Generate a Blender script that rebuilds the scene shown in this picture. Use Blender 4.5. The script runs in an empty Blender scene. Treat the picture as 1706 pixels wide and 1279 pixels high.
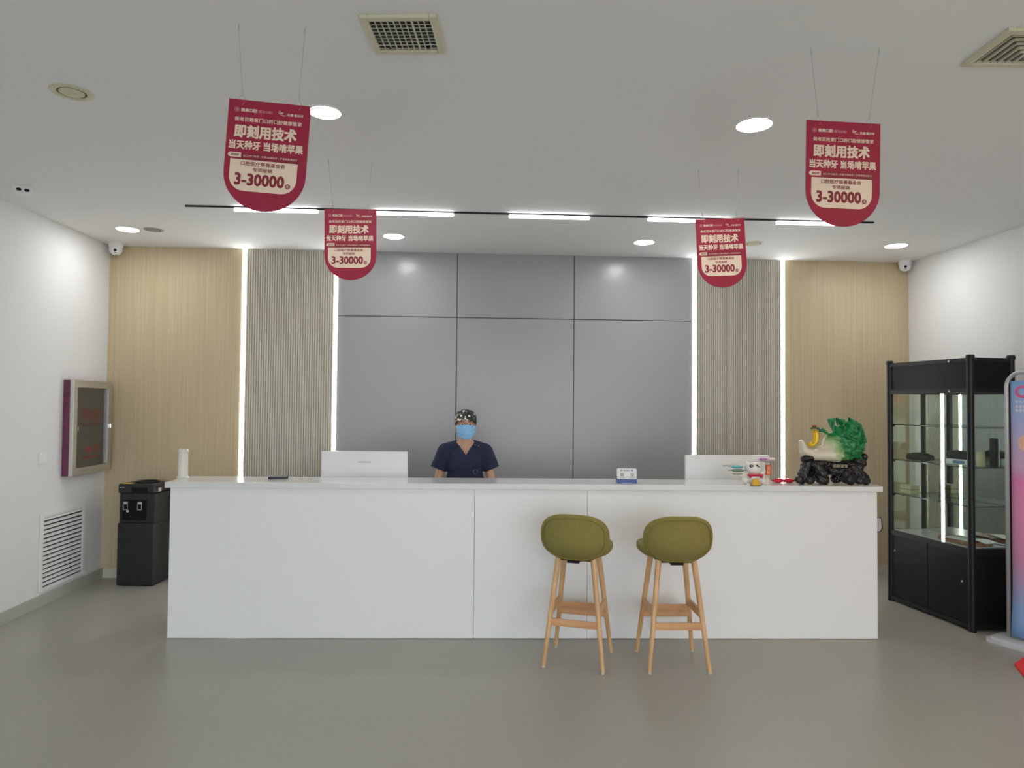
import bpy, bmesh, math, random
from mathutils import Vector, Matrix, noise
PI = math.pi
sc = bpy.context.scene
COL = sc.collection

# ------------------------------------------------------------ camera, world, exposure
F_PX, YAW, PITCH, ROLL = 1149.665, .05610, .02730, .0090
cam_d = bpy.data.cameras.new('camera'); cam = bpy.data.objects.new('camera', cam_d); COL.objects.link(cam)
cam_d.sensor_fit = 'HORIZONTAL'; cam_d.sensor_width = 36; cam_d.lens = F_PX*36/1706
cam_d.clip_start = .05; cam_d.clip_end = 400
_f = Vector((math.sin(YAW)*math.cos(PITCH), math.cos(YAW)*math.cos(PITCH), math.sin(PITCH)))
_r0 = Vector((math.cos(YAW), -math.sin(YAW), 0)); _u0 = _r0.cross(_f)
_r = _r0*math.cos(ROLL) + _u0*math.sin(ROLL); _u = _u0*math.cos(ROLL) - _r0*math.sin(ROLL)
M = Matrix((_r, _u, -_f)).transposed().to_4x4(); M.translation = Vector((0, 0, 1.6))
cam.matrix_world = M
sc.camera = cam
world = bpy.data.worlds.new('world'); sc.world = world; world.use_nodes = True
bg = world.node_tree.nodes['Background']; bg.inputs[0].default_value = (.82, .92, 1, 1); bg.inputs[1].default_value = 4.2
sc.view_settings.view_transform = 'Standard'; sc.view_settings.look = 'None'
sc.view_settings.gamma = 1; sc.view_settings.use_curve_mapping = False
sc.view_settings.exposure = .27
sc.cycles.use_denoising = True; sc.cycles.max_bounces = 10; sc.cycles.diffuse_bounces = 6
sc.cycles.transparent_max_bounces = 24; sc.cycles.glossy_bounces = 6
sc.cycles.caustics_reflective = False; sc.cycles.caustics_refractive = False
sc.cycles.sample_clamp_indirect = 6
DOWNLIGHT, STRIP, LINE = 64.0, 22.0, 6.0     # radiance of the room's own lamps

# ------------------------------------------------------------ materials
def srgb(r, g, b):
    f = lambda c: (c/255/12.92) if c/255 <= .04045 else ((c/255+.055)/1.055)**2.4
    return (f(r), f(g), f(b), 1)
def nodes(name):
    m = bpy.data.materials.new(name); m.use_nodes = True
    nt = m.node_tree; return m, nt, nt.nodes['Principled BSDF']
def mat(name, col, rough=.5, metal=0, coat=0, bump=0, bscale=200, var=0, vscale=8, spec=.5):
    m, nt, p = nodes(name)
    p.inputs['Base Color'].default_value = col if len(col) == 4 else (*col, 1)
    p.inputs['Roughness'].default_value = rough; p.inputs['Metallic'].default_value = metal
    p.inputs['Coat Weight'].default_value = coat; p.inputs['Specular IOR Level'].default_value = spec
    tc = nt.nodes.new('ShaderNodeTexCoord')
    if bump:
        n = nt.nodes.new('ShaderNodeTexNoise'); n.inputs['Scale'].default_value = bscale; n.inputs['Detail'].default_value = 3
        b = nt.nodes.new('ShaderNodeBump'); b.inputs['Strength'].default_value = bump; b.inputs['Distance'].default_value = .002
        nt.links.new(tc.outputs['Object'], n.inputs['Vector']); nt.links.new(n.outputs[0], b.inputs['Height'])
        nt.links.new(b.outputs[0], p.inputs['Normal'])
    if var:
        n = nt.nodes.new('ShaderNodeTexNoise'); n.inputs['Scale'].default_value = vscale; n.inputs['Detail'].default_value = 4
        r = nt.nodes.new('ShaderNodeValToRGB'); c = Vector(col[:3])
        r.color_ramp.elements[0].color = (*(c*(1-var)), 1); r.color_ramp.elements[1].color = (*(c*(1+var)), 1)
        r.color_ramp.elements[0].position = .3; r.color_ramp.elements[1].position = .7
        nt.links.new(tc.outputs['Object'], n.inputs['Vector']); nt.links.new(n.outputs[0], r.inputs[0])
        nt.links.new(r.outputs[0], p.inputs['Base Color'])
    return m
def emit(name, col, s):
    m, nt, p = nodes(name)
    p.inputs['Base Color'].default_value = (.8, .8, .8, 1)
    p.inputs['Emission Color'].default_value = (*col, 1); p.inputs['Emission Strength'].default_value = s
    return m
def glass(name, tint=(.93, .97, .94), ior=1.45):
    m = bpy.data.materials.new(name); m.use_nodes = True; nt = m.node_tree; nt.nodes.clear()
    o = nt.nodes.new('ShaderNodeOutputMaterial'); mx = nt.nodes.new('ShaderNodeMixShader')
    fr = nt.nodes.new('ShaderNodeFresnel'); ge = nt.nodes.new('ShaderNodeNewGeometry'); mi = nt.nodes.new('ShaderNodeMath')
    mi.operation = 'MULTIPLY_ADD'; mi.inputs[1].default_value = 1/ior-ior; mi.inputs[2].default_value = ior   # both faces of a pane alike
    nt.links.new(ge.outputs['Backfacing'], mi.inputs[0]); nt.links.new(mi.outputs[0], fr.inputs[0])
    t = nt.nodes.new('ShaderNodeBsdfTransparent'); t.inputs[0].default_value = (*tint, 1)
    g = nt.nodes.new('ShaderNodeBsdfGlossy'); g.inputs['Roughness'].default_value = 0
    nt.links.new(fr.outputs[0], mx.inputs[0]); nt.links.new(t.outputs[0], mx.inputs[1]); nt.links.new(g.outputs[0], mx.inputs[2])
    nt.links.new(mx.outputs[0], o.inputs[0]); return m
def wood(name, dark, light, axis='Z', sc_=9, stretch=.06, rough=.45, bump=.05):
    m, nt, p = nodes(name); p.inputs['Roughness'].default_value = rough
    tc = nt.nodes.new('ShaderNodeTexCoord'); mp = nt.nodes.new('ShaderNodeMapping')
    s = [1, 1, 1]; s['XYZ'.index(axis)] = stretch; mp.inputs['Scale'].default_value = s
    n = nt.nodes.new('ShaderNodeTexNoise'); n.inputs['Scale'].default_value = sc_; n.inputs['Detail'].default_value = 5
    r = nt.nodes.new('ShaderNodeValToRGB'); r.color_ramp.elements[0].color = dark; r.color_ramp.elements[1].color = light
    r.color_ramp.elements[0].position = .3; r.color_ramp.elements[1].position = .7
    b = nt.nodes.new('ShaderNodeBump'); b.inputs['Strength'].default_value = bump; b.inputs['Distance'].default_value = .001
    L = nt.links.new
    L(tc.outputs['Object'], mp.inputs[0]); L(mp.outputs[0], n.inputs['Vector']); L(n.outputs[0], r.inputs[0])
    L(r.outputs[0], p.inputs['Base Color']); L(n.outputs[0], b.inputs['Height']); L(b.outputs[0], p.inputs['Normal'])
    return m

M_wall = mat('white wall paint', (.75, .75, .752), .7, bump=.03, bscale=90)
M_ceil = mat('white ceiling paint', (.78, .78, .78), .8, bump=.02, bscale=60)
M_floor = mat('grey vinyl floor', srgb(158, 156, 146), .36, bump=.03, bscale=260, var=.07, vscale=140)
M_base = mat('grey green skirting', srgb(172, 174, 163), .5)
M_bbase = mat('pale skirting', srgb(205, 197, 182), .5)
M_panelwood = wood('pale oak wall panel', srgb(189, 170, 137), srgb(203, 185, 152), 'Z', 70, .015, .5, .03)
M_flute = mat('grey beige fluted panel', srgb(202, 196, 182), .55)
M_grey = mat('satin grey wall panel', srgb(161, 161, 162), .26, spec=.5)
M_dark = mat('dark joint', (.02, .02, .022), .6)
M_counter = mat('white laminate', (.87, .87, .87), .32)
M_top = mat('white polished stone', (.76, .76, .75), .10, spec=.6)
M_white = mat('white plastic', (.80, .80, .79), .35)
M_whited = mat('off white plastic', srgb(225, 222, 210), .4)
M_cream = mat('aged cream plastic', srgb(202, 198, 170), .45)
M_black = mat('black lacquer', (.005, .005, .006), .34, spec=.2)
M_blackm = mat('black satin metal', (.008, .008, .009), .36, spec=.3)
M_charc = mat('charcoal plastic', (.021, .021, .023), .42, spec=.4)
M_alu = mat('brushed aluminium', (.62, .61, .58), .38, metal=1)
M_chrome = mat('chrome', (.8, .8, .8), .12, metal=1)
M_steel = mat('steel wire', (.45, .45, .44), .35, metal=1)
M_red = mat('crimson printed board', srgb(154, 34, 60), .5, var=.06, vscale=6, spec=.3)
M_cream2 = mat('cream print', srgb(232, 208, 186), .55, spec=.3)
M_pinkprint = mat('pale pink print', srgb(226, 170, 168), .5)
M_dred = mat('dark red print', srgb(128, 20, 36), .5)
M_maroon = mat('maroon paint', srgb(112, 48, 78), .5, var=.2, vscale=20)
M_green = mat('olive green fabric', srgb(136, 125, 66), .9, bump=.25, bscale=700, var=.06, vscale=60)
M_beech = wood('beech wood', srgb(196, 150, 102), srgb(226, 186, 138), 'Z', 40, .06, .42)
M_beechx = wood('beech rail wood', srgb(192, 140, 96), srgb(222, 172, 126), 'X', 40, .06, .42)
M_skin = mat('skin', srgb(206, 160, 134), .5, var=.04, vscale=30)
M_navy = mat('navy cotton', srgb(30, 36, 62), .85, bump=.15, bscale=500)
M_mask = mat('blue mask fabric', srgb(138, 192, 234), .8)
M_glass = glass('clear glass')
M_mirror = mat('mirror', (.90, .92, .90), .015, metal=1)
M_downl = emit('downlight diffuser', (1, 1, 1), DOWNLIGHT); M_warmfill = emit('added warm fill diffuser', (1, .70, .42), DOWNLIGHT*1.3)  # the warm one is only for the added fill lamps
M_strip = emit('led strip', (.98, 1, 1), STRIP)
M_line = emit('linear lamp diffuser', (.98, 1, 1), LINE)
M_jade = mat('glossy jade green', srgb(28, 128, 70), .3, var=.35, vscale=14)
M_paper = mat('white paper', (.85, .86, .84), .6)

# ------------------------------------------------------------ mesh helpers
def new(): return bmesh.new()
def box(bm, x0, x1, y0, y1, z0, z1, bev=0, mtx=None):
    r = bmesh.ops.create_cube(bm, size=1)['verts']
    bmesh.ops.scale(bm, vec=(x1-x0, y1-y0, z1-z0), verts=r)
    bmesh.ops.translate(bm, vec=((x0+x1)/2, (y0+y1)/2, (z0+z1)/2), verts=r)
    if bev:
        es = list({e for v in r for e in v.link_edges})
        q = bmesh.ops.bevel(bm, geom=es, offset=bev, segments=3, affect='EDGES', profile=.5)
        r = list({v for f in q['faces'] for v in f.verts} | {v for v in r if v.is_valid})
    if mtx is not None: bmesh.ops.transform(bm, matrix=mtx, verts=r)
    return r
def bar(bm, p0, p1, w, h, up=(0, 0, 1), bev=0):
    p0, p1 = Vector(p0), Vector(p1); d = p1-p0; L = d.length; d.normalize()
    s = d.cross(Vector(up))
    if s.length < 1e-4: s = d.cross(Vector((0, 1, 0)))
    s.normalize(); u = s.cross(d)
    m = Matrix((d, s, u)).transposed().to_4x4(); m.translation = (p0+p1)/2
    return box(bm, -L/2, L/2, -w/2, w/2, -h/2, h/2, bev, m)
def cone(bm, p0, p1, r0, r1, n=20, cap=True):
    p0, p1 = Vector(p0), Vector(p1); d = (p1-p0).normalized()
    a = d.orthogonal().normalized(); b = d.cross(a)
    V = [[bm.verts.new(p+(a*math.cos(2*PI*i/n)+b*math.sin(2*PI*i/n))*r) for i in range(n)] for p, r in ((p0, r0), (p1, r1))]
    for i in range(n): bm.faces.new((V[0][i], V[0][(i+1) % n], V[1][(i+1) % n], V[1][i]))
    if cap: bm.faces.new(list(reversed(V[0]))); bm.faces.new(V[1])
def lathe(bm, prof, c=(0, 0, 0), n=32, mtx=None):
    rings = []; vs = []
    for r, z in prof:
        if r < 1e-6: rings.append([bm.verts.new((c[0], c[1], c[2]+z))])
        else: rings.append([bm.verts.new((c[0]+r*math.cos(2*PI*i/n), c[1]+r*math.sin(2*PI*i/n), c[2]+z)) for i in range(n)])
        vs += rings[-1]
    for A, B in zip(rings, rings[1:]):
        if len(A) == 1 and len(B) == 1: continue
        for i in range(n):
            j = (i+1) % n
            if len(A) == 1: bm.faces.new((A[0], B[j], B[i]))
            elif len(B) == 1: bm.faces.new((A[i], A[j], B[0]))
            else: bm.faces.new((A[i], A[j], B[j], B[i]))
    if mtx is not None: bmesh.ops.transform(bm, matrix=mtx, verts=vs)
    return vs
def tube(bm, pts, r, n=10, cyc=False):
    pts = [Vector(p) for p in pts]; rings = []; N = len(pts); prev = None
    for i, p in enumerate(pts):
        if cyc: t = pts[(i+1) % N]-pts[i-1]
        else: t = pts[min(i+1, N-1)]-pts[max(i-1, 0)]
        t.normalize()
        a = t.orthogonal().normalized() if prev is None else (prev-t*prev.dot(t)).normalized()
        prev = a; b = t.cross(a); rr = r[i] if isinstance(r, (list, tuple)) else r
        rings.append([bm.verts.new(p+(a*math.cos(2*PI*k/n)+b*math.sin(2*PI*k/n))*rr) for k in range(n)])
    for A, B in list(zip(rings, rings[1:]))+([(rings[-1], rings[0])] if cyc else []):
        for k in range(n): bm.faces.new((A[k], A[(k+1) % n], B[(k+1) % n], B[k]))
    if not cyc: bm.faces.new(list(reversed(rings[0]))); bm.faces.new(rings[-1])
def prism(bm, poly, a0, a1, mp=lambda u, v, w: (u, v, w)):
    A = [bm.verts.new(mp(u, v, a0)) for u, v in poly]; B = [bm.verts.new(mp(u, v, a1)) for u, v in poly]; n = len(poly)
    bm.faces.new(list(reversed(A))); bm.faces.new(B)
    for i in range(n): bm.faces.new((A[i], A[(i+1) % n], B[(i+1) % n], B[i]))
def ell(bm, c, r, seg=24, mtx=None):
    m = Matrix.Translation(c) @ (mtx.to_4x4() if mtx else Matrix.Identity(4)) @ Matrix.Diagonal((*r, 1))
    bmesh.ops.create_uvsphere(bm, u_segments=seg, v_segments=seg//2+2, radius=1, matrix=m)
def capsule(bm, p0, p1, r0, r1, n=16):
    p0, p1 = Vector(p0), Vector(p1); d = p1-p0; L = d.length
    prof = [(max(0, r0*math.cos(a)), r0*math.sin(a)) for a in [-PI/2+PI/2*k/5 for k in range(6)]]
    prof += [(max(0, r1*math.cos(a)), L+r1*math.sin(a)) for a in [PI/2*k/5 for k in range(6)]]
    prof[0] = (0, prof[0][1]); prof[-1] = (0, prof[-1][1])
    q = Vector((0, 0, 1)).rotation_difference(d.normalized() if L > 1e-9 else Vector((0, 0, 1)))
    lathe(bm, prof, n=n, mtx=Matrix.Translation(p0) @ q.to_matrix().to_4x4())
def superq(bm, a, b, c, e1, e2, nu=48, nv=24, fn=None):
    sg = lambda w, e: math.copysign(abs(w)**e, w)
    rows = []
    for j in range(nv+1):
        v = -PI/2+PI*j/nv; row = []
        for i in range(nu if 0 < j < nv else 1):
            u = 2*PI*i/nu
            p = Vector((a*sg(math.cos(v), e1)*sg(math.cos(u), e2), b*sg(math.cos(v), e1)*sg(math.sin(u), e2), c*sg(math.sin(v), e1)))
            row.append(bm.verts.new(fn(p) if fn else p))
        rows.append(row)
    for A, B in zip(rows, rows[1:]):
        for i in range(nu):
            j = (i+1) % nu
            if len(A) == 1: bm.faces.new((A[0], B[j], B[i]))
            elif len(B) == 1: bm.faces.new((A[i], A[j], B[0]))
            else: bm.faces.new((A[i], A[j], B[j], B[i]))
def obj(name, bm, m, parent=None, smooth=False, loc=None, angle=None):
    if isinstance(bm, bmesh.types.BMesh):
        bmesh.ops.recalc_face_normals(bm, faces=bm.faces)
        me = bpy.data.meshes.new(name); bm.to_mesh(me); bm.free()
    else: me = bm
    if smooth:
        for p in me.polygons: p.use_smooth = True
        if angle: me.set_sharp_from_angle(angle=angle)
    me.materials.clear(); me.materials.append(m)
    o = bpy.data.objects.new(name, me); COL.objects.link(o)
    if parent: o.parent = parent
    if loc: o.location = loc
    return o
def tag(o, label, cat, group=None):
    o['label'] = label; o['category'] = cat
    if group: o['group'] = group
    return o
def thing(name, label, cat, loc=(0, 0, 0), rotz=0, group=None):
    o = bpy.data.objects.new(name, None); COL.objects.link(o); o.empty_display_size = .05
    o.location = loc; o.rotation_euler = (0, 0, rotz)
    return tag(o, label, cat, group)
def struct(name, bm, m, **k):
    o = obj(name, bm, m, **k); o['kind'] = 'structure'; return o
KIDS = {}
def dup(root, loc, rot=None, label=None, group=None):
    r = root.copy(); COL.objects.link(r); r.location = loc
    if rot is not None: r.rotation_euler = rot
    if label: r['label'] = label
    if group: r['group'] = group
    for ch in [o for o in COL.objects if o.parent == root]:
        c = ch.copy(); COL.objects.link(c); c.parent = r
        for g in [o for o in COL.objects if o.parent == ch]:
            d = g.copy(); COL.objects.link(d); d.parent = c
    return r
def evald(bm, mods):
    me = bpy.data.meshes.new('tmp'); bm.to_mesh(me); bm.free()
    o = bpy.data.objects.new('tmp', me); COL.objects.link(o)
    for t, kw in mods:
        md = o.modifiers.new(t, t)
        for k, v in kw.items(): setattr(md, k, v)
    dg = bpy.context.evaluated_depsgraph_get(); dg.update()
    out = bpy.data.meshes.new_from_object(o.evaluated_get(dg))
    bpy.data.objects.remove(o); return out
def remesh(bm, vox, it=4, fac=.5):
    return evald(bm, [('REMESH', dict(mode='VOXEL', voxel_size=vox)), ('SMOOTH', dict(iterations=it, factor=fac))])
def displace(me, fn):
    N = [v.normal.copy() for v in me.vertices]; P = [v.co.copy() for v in me.vertices]
    me.vertices.foreach_set('co', [c for p, n in zip(P, N) for c in fn(p, n)]); me.update()
def writing(bm, s, cx, cz, w, h, bold=0, frame=None):
    """letters of s fitted into a w x h box centred on (cx, cz) of a plane; frame = 4x4 with columns right, up, normal"""
    c = bpy.data.curves.new('t', 'FONT'); c.body = s; c.offset = 0; c.resolution_u = 2
    o = bpy.data.objects.new('t', c); COL.objects.link(o)
    dg = bpy.context.evaluated_depsgraph_get(); dg.update()
    me = bpy.data.meshes.new_from_object(o.evaluated_get(dg)); bpy.data.objects.remove(o)
    xs = [v.co.x for v in me.vertices]; ys = [v.co.y for v in me.vertices]
    x0, x1, y0, y1 = min(xs), max(xs), min(ys), max(ys)
    m = Matrix.Translation((cx, cz, 0)) @ Matrix.Diagonal((w/(x1-x0), h/(y1-y0), 1, 1)) @ Matrix.Translation((-(x0+x1)/2, -(y0+y1)/2, 0))
    me.transform(m); F = frame or Matrix.Identity(4); k = bold*h
    for i, (dx, dy) in enumerate(((0, 0),) if bold < .004 else ((-k, -k), (k, -k), (-k, k), (k, k))):     # heavier strokes: layers of ink
        m2 = me.copy(); m2.transform(F @ Matrix.Translation((dx, dy, i*.00012))); bm.from_mesh(m2); bpy.data.meshes.remove(m2)
    bpy.data.meshes.remove(me)
def frame(o, u, v):
    u, v = Vector(u).normalized(), Vector(v).normalized(); n = u.cross(v)
    m = Matrix((u, v, n)).transposed().to_4x4(); m.translation = Vector(o); return m
def flat(bm, poly, fr):
    bm.faces.new([bm.verts.new(fr @ Vector((u, v, 0))) for u, v in poly])
def rrect(x0, x1, y0, y1, r, n=6):
    P = []
    for cx, cy, a in ((x1-r, y1-r, 0), (x0+r, y1-r, PI/2), (x0+r, y0+r, PI), (x1-r, y0+r, 3*PI/2)):
        P += [(cx+r*math.cos(a+PI/2*k/n), cy+r*math.sin(a+PI/2*k/n)) for k in range(n+1)]
    return P
def circ(cx, cy, r, n=24): return [(cx+r*math.cos(2*PI*k/n), cy+r*math.sin(2*PI*k/n)) for k in range(n)]

# ------------------------------------------------------------ room shell
XL, XR, D, H, YF = -3.3144, 4.2085, 6.446, 2.9958, -3.2
b = new(); box(b, XL-.2, XR+.2, YF-.2, D+.25, -.15, 0); struct('floor', b, M_floor)
b = new(); box(b, XL-.2, XR+.2, YF-.2, D+.25, H, H+.15); struct('ceiling', b, M_ceil)
b = new(); box(b, XL-.2, XL, YF-.2, D+.25, 0, H); struct('wall_left', b, M_wall)
b = new(); box(b, XR, XR+.2, YF-.2, D+.25, 0, H); struct('wall_right', b, M_wall)
b = new(); box(b, XL, XR, D+.022, D+.25, 0, H); struct('wall_back', b, M_wall)
b = new()
box(b, XL, XL+.25, YF-.2, YF, 0, H); box(b, XR-.25, XR, YF-.2, YF, 0, H); box(b, XL+.25, XR-.25, YF-.2, YF, 2.72, H)
struct('wall_front', b, M_wall)
b = new()
for x in (XL+.28, -1.5, .45, 2.3, XR-.28): box(b, x-.03, x+.03, YF-.14, YF-.06, 0, 2.72)
box(b, XL+.25, XR-.25, YF-.14, YF-.06, 2.66, 2.72); box(b, XL+.25, XR-.25, YF-.14, YF-.06, 0, .06)
struct('window_1', b, M_charc)
# back wall cladding
L1, L2, L3, L4, S1, S2, ZH = -2.1137, -1.277, 2.0943, 2.9603, -.1585, .9417, 2.3913
g = .0035; hs = .014
n_trim = [0]
def trim(bm, m, **k):
    n_trim[0] += 1; return struct('trim_%d' % n_trim[0], bm, m, **k)
b = new(); box(b, L2+hs, L3-hs, D+.013, D+.022, 0, H); trim(b, M_dark)
for x0, x1 in ((L2+hs, S1-g), (S1+g, S2-g), (S2+g, L3-hs)):
    for z0, z1 in ((0, ZH-g), (ZH+g, H)):
        b = new(); box(b, x0, x1, D, D+.013, z0, z1, .0015); trim(b, M_grey)
for x0, x1 in ((XL, L1-hs), (L4+hs, XR)):
    b = new(); box(b, x0, x1, D, D+.022, 0, H); trim(b, M_panelwood)
for x0, x1 in ((L1+hs, L2-hs), (L3+hs, L4-hs)):
    b = new(); n = round((x1-x0)/.0217); p = (x1-x0)/n; poly = []
    for i in range(n):
        a = x0+i*p; poly += [(a, D+.012), (a+p*.16, D+.012), (a+p*.3, D), (a+p*.86, D), (a+p, D+.012)]
    poly += [(x1, D+.022), (x0, D+.022)]
    q = []
    for t in poly:
        if not q or (abs(q[-1][0]-t[0])+abs(q[-1][1]-t[1])) > 1e-6: q.append(t)
    prism(b, q, 0, H); trim(b, M_flute)
b = new(); box(b, XL, XL+.012, YF, D-.013, 0, .088); struct('baseboard_left', b, M_base)
b = new(); box(b, XR-.012, XR, YF, D-.013, 0, .088); struct('baseboard_right', b, M_base)
b = new(); box(b, XL, XR, D-.012, D, 0, .078); box(b, XL, XR, D-.017, D, 0, .012); struct('baseboard_back', b, M_bbase)
# street outside the shop window behind the camera
b = new(); box(b, -90, 90, -140, YF-.2, -.3, -.15); struct('ground_outside', b, mat('pale paving', (.55, .54, .52), .9))
t = thing('street_building', 'long low shop building with a red fascia across the street', 'building', (-60, -88, -.15))
b = new(); box(b, -40, 60, -6, 0, 0, 2.1); box(b, -40, 60, -6, -.5, 2.1, 6); obj('wall', b, mat('facade', (.45, .42, .38), .8), t)
b = new(); box(b, -40, 60, -.5, .4, 2.1, 3.2); obj('fascia', b, mat('red fascia', srgb(205, 40, 44), .5), t)
mg = mat('shop glass', (.10, .12, .12), .1)
for k in range(12): b = new(); box(b, -37+k*8, -32+k*8, -.02, .05, .3, 1.9); obj('shop_window', b, mg, t)

# ------------------------------------------------------------ lamps
def strip_lamp(x, lab):
    b = new(); box(b, x-hs+.001, x+hs-.001, D-.003, D+.02, 0, H)
    o = obj('led_strip', b, M_strip); tag(o, lab, 'light strip', 'upright light strips in the back wall')
strip_lamp(L1, 'upright white light strip between the left oak panel and the left fluted panel')
strip_lamp(L2, 'upright white light strip between the left fluted panel and the grey panels')
strip_lamp(L3, 'upright white light strip between the grey panels and the right fluted panel')
strip_lamp(L4, 'upright white light strip between the right fluted panel and the right oak panel')
def downlight(x, y, r, lab, first=[None]):
    if first[0]:
        dup(first[0], (x, y, H), label=lab).scale = (r/.08,)*2+(1,); return
    t = thing('downlight', lab, 'ceiling light', (x, y, H), 0, 'round ceiling downlights'); t.scale = (r/.08,)*2+(1,)
    b = new(); lathe(b, [(.079, -.001), (.079, -.006), (.084, -.006), (.089, -.003), (.089, 0), (.079, 0)]); obj('trim_ring', b, M_white, t, True, angle=.6)
    b = new(); lathe(b, [(0, -.004), (.079, -.004), (.079, -.0005), (0, -.0005)]); obj('diffuser', b, M_downl, t)
    first[0] = t
downlight(-.729, 3.339, .076, 'round lit downlight close behind the front left hanging sign')
downlight(1.382, 3.325, .086, 'round lit downlight to the left of the front right hanging sign')
downlight(-2.842, 5.79, .085, 'small lit downlight in the far left corner beside a dark round valve')
downlight(-.682, 5.825, .086, 'small lit downlight over the grey wall, just right of the rear left hanging sign')
downlight(1.457, 5.84, .086, 'small lit downlight over the grey wall, just left of the rear right hanging sign')
downlight(3.653, 5.76, .088, 'small lit downlight in the far right corner near the dome camera')
for x, y, lab in ((3.3, 1.3, 'added unseen warm round fill light on the ceiling at right, level with the camera'), (3.5, -.9, 'added unseen warm round fill light on the ceiling near the shop window')):  # added lamps out of view, put in to warm the room's right side
    t = thing('downlight', lab, 'ceiling light', (x, y, H), 0, 'round ceiling downlights')
    b = new(); lathe(b, [(.149, -.001), (.149, -.006), (.156, -.006), (.163, -.003), (.163, 0), (.149, 0)]); obj('trim_ring', b, M_white, t, True, angle=.6)
    b = new(); lathe(b, [(0, -.004), (.149, -.004), (.149, -.0005), (0, -.0005)]); obj('diffuser', b, M_warmfill, t)
# linear ceiling lamp
t = thing('linear_light', 'long thin black ceiling track with white lit bars in a broken line', 'ceiling light', (0, 5.04, H))
b = new(); box(b, -2.077, 3.02, -.009, .009, -.011, 0, .002); obj('track', b, M_blackm, t)
for x0, x1 in ((-1.732, -1.136), (-.725, -.156), (.25, .85), (1.285, 1.904), (2.266, 2.85)):
    b = new(); box(b, x0, x1, -.013, .013, -.034, -.011, .006); obj('light_bar', b, M_line, t, True, angle=.6)

# ------------------------------------------------------------ ceiling fittings
t = thing('ceiling_vent', 'square cream grille vent near the top of the photo, over the room\'s middle', 'vent', (-.275, 2.598, H), R4 := math.radians(-5))
b = new()
for x0, x1, y0, y1 in ((-.14, -.113, -.132, .132), (.113, .14, -.132, .132), (-.113, .113, -.132, -.107), (-.113, .113, .107, .132)):
    box(b, x0, x1, y0, y1, -.014, 0, .003)
obj('frame', b, M_cream, t)
b = new()
for k in range(1, 10):
    x = -.113+.226*k/10; w = .0035 if k == 7 else .0016
    box(b, x-w, x+w, -.107, .107, -.012, -.005)
obj('grille_bar', b, M_cream, t)
b = new()
for k in range(9):
    y = -.095+k*.024
    m_ = Matrix.Translation((0, y, -.004)) @ Matrix.Rotation(.7, 4, 'X'); box(b, -.113, .113, -.010, .010, -.0012, .0012, 0, m_)
obj('louvre', b, mat('grey slat', (.42, .41, .37), .6), t)
b = new(); box(b, -.113, .113, -.107, .107, -.0015, -.0004); obj('backing', b, mat('duct grey', (.15, .15, .13), .7), t)
for x in (-.07, .078):
    b = new(); lathe(b, [(0, -.0145), (.005, -.0145), (.005, -.011), (0, -.011)], (x, .085, 0), 12); obj('screw', b, M_dark, t)
t = thing('ceiling_diffuser', 'cream ceiling diffuser with nested slats cut off at the top right corner', 'vent', (1.95, 2.39, H), math.radians(-3))
b = new(); W_, E_ = .5, .275
for x0, x1, y0, y1 in ((0, .03, 0, E_), (W_-.03, W_, 0, E_), (.03, W_-.03, 0, .03), (.03, W_-.03, E_-.03, E_)):
    box(b, x0, x1, y0, y1, -.016, 0, .003)
obj('frame', b, M_cream, t)
b = new()
for k in range(6):
    i = .042+k*.03
    for p, q in (((i, E_-.03), (i, i)), ((i, i), (W_-i, i)), ((W_-i, i), (W_-i, E_-.03))):
        d_ = .004 if k % 2 == 0 else .007
        if (Vector(q)-Vector(p)).length > .03: bar(b, (*p, -.008), (*q, -.008), d_, .009)
obj('louvre', b, M_cream, t)
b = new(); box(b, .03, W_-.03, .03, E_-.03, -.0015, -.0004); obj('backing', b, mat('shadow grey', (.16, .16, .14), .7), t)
def air_valve(x, y, r, lab, m, open_):
    t = thing('air_valve', lab, 'vent', (x, y, H), 0, 'round ceiling air valves'); t.scale = (r/.09, r/.09, 1)
    b = new(); lathe(b, [(.06, -.001), (.06, -.004), (.066, -.006), (.086, -.004), (.09, 0), (.06, 0)]); obj('ring', b, m, t, True, angle=.7)
    b = new(); lathe(b, [(0, -.012), (.03, -.011), (.046, -.008), (.052, -.004-open_), (.052, -.001), (0, -.001)]); obj('disc', b, m, t, True, angle=.7)
    b = new(); lathe(b, [(0, -.0003), (.06, -.0003), (.06, -.0008), (0, -.0008)]); obj('gap', b, M_dark, t)
air_valve(-1.839, 3.213, .09, 'large cream round air valve at upper left of the ceiling', M_cream, 0)
air_valve(-2.637, 5.793, .077, 'dark edged round air valve beside the far left downlight', mat('grey valve', srgb(150, 150, 140), .5), .001)
air_valve(2.406, 5.80, .086, 'cream round air valve behind the rear right hanging sign', M_cream, 0)
def dome_cam(x, y, rz, lab, first=[None]):
    if first[0]: dup(first[0], (x, y, H), (0, 0, rz), lab); return
    t = thing('dome_camera', lab, 'camera', (x, y, H), rz, 'ceiling corner cameras'); first[0] = t
    b = new(); lathe(b, [(0, 0), (.058, 0), (.058, -.035), (.05, -.045), (0, -.045)]); obj('mount', b, M_white, t, True, angle=.6)
    b = new(); ell(b, (0, 0, -.055), (.055, .055, .05)); obj('dome', b, M_white, t, True)
    m_ = Matrix.Translation((0, -.049, -.066)) @ Matrix.Rotation(PI/2+.2, 4, 'X')
    b = new(); lathe(b, [(0, .009), (.011, .009), (.013, .006), (.013, -.01), (0, -.01)], n=20, mtx=m_); obj('lens', b, M_black, t, True, angle=.6)
    m_ = Matrix.Translation((0, -.043, -.086)) @ Matrix.Rotation(.6, 4, 'X')
    b = new(); box(b, -.010, .010, -.002, .002, -.002, .002, mtx=m_); obj('badge', b, M_charc, t)
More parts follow.
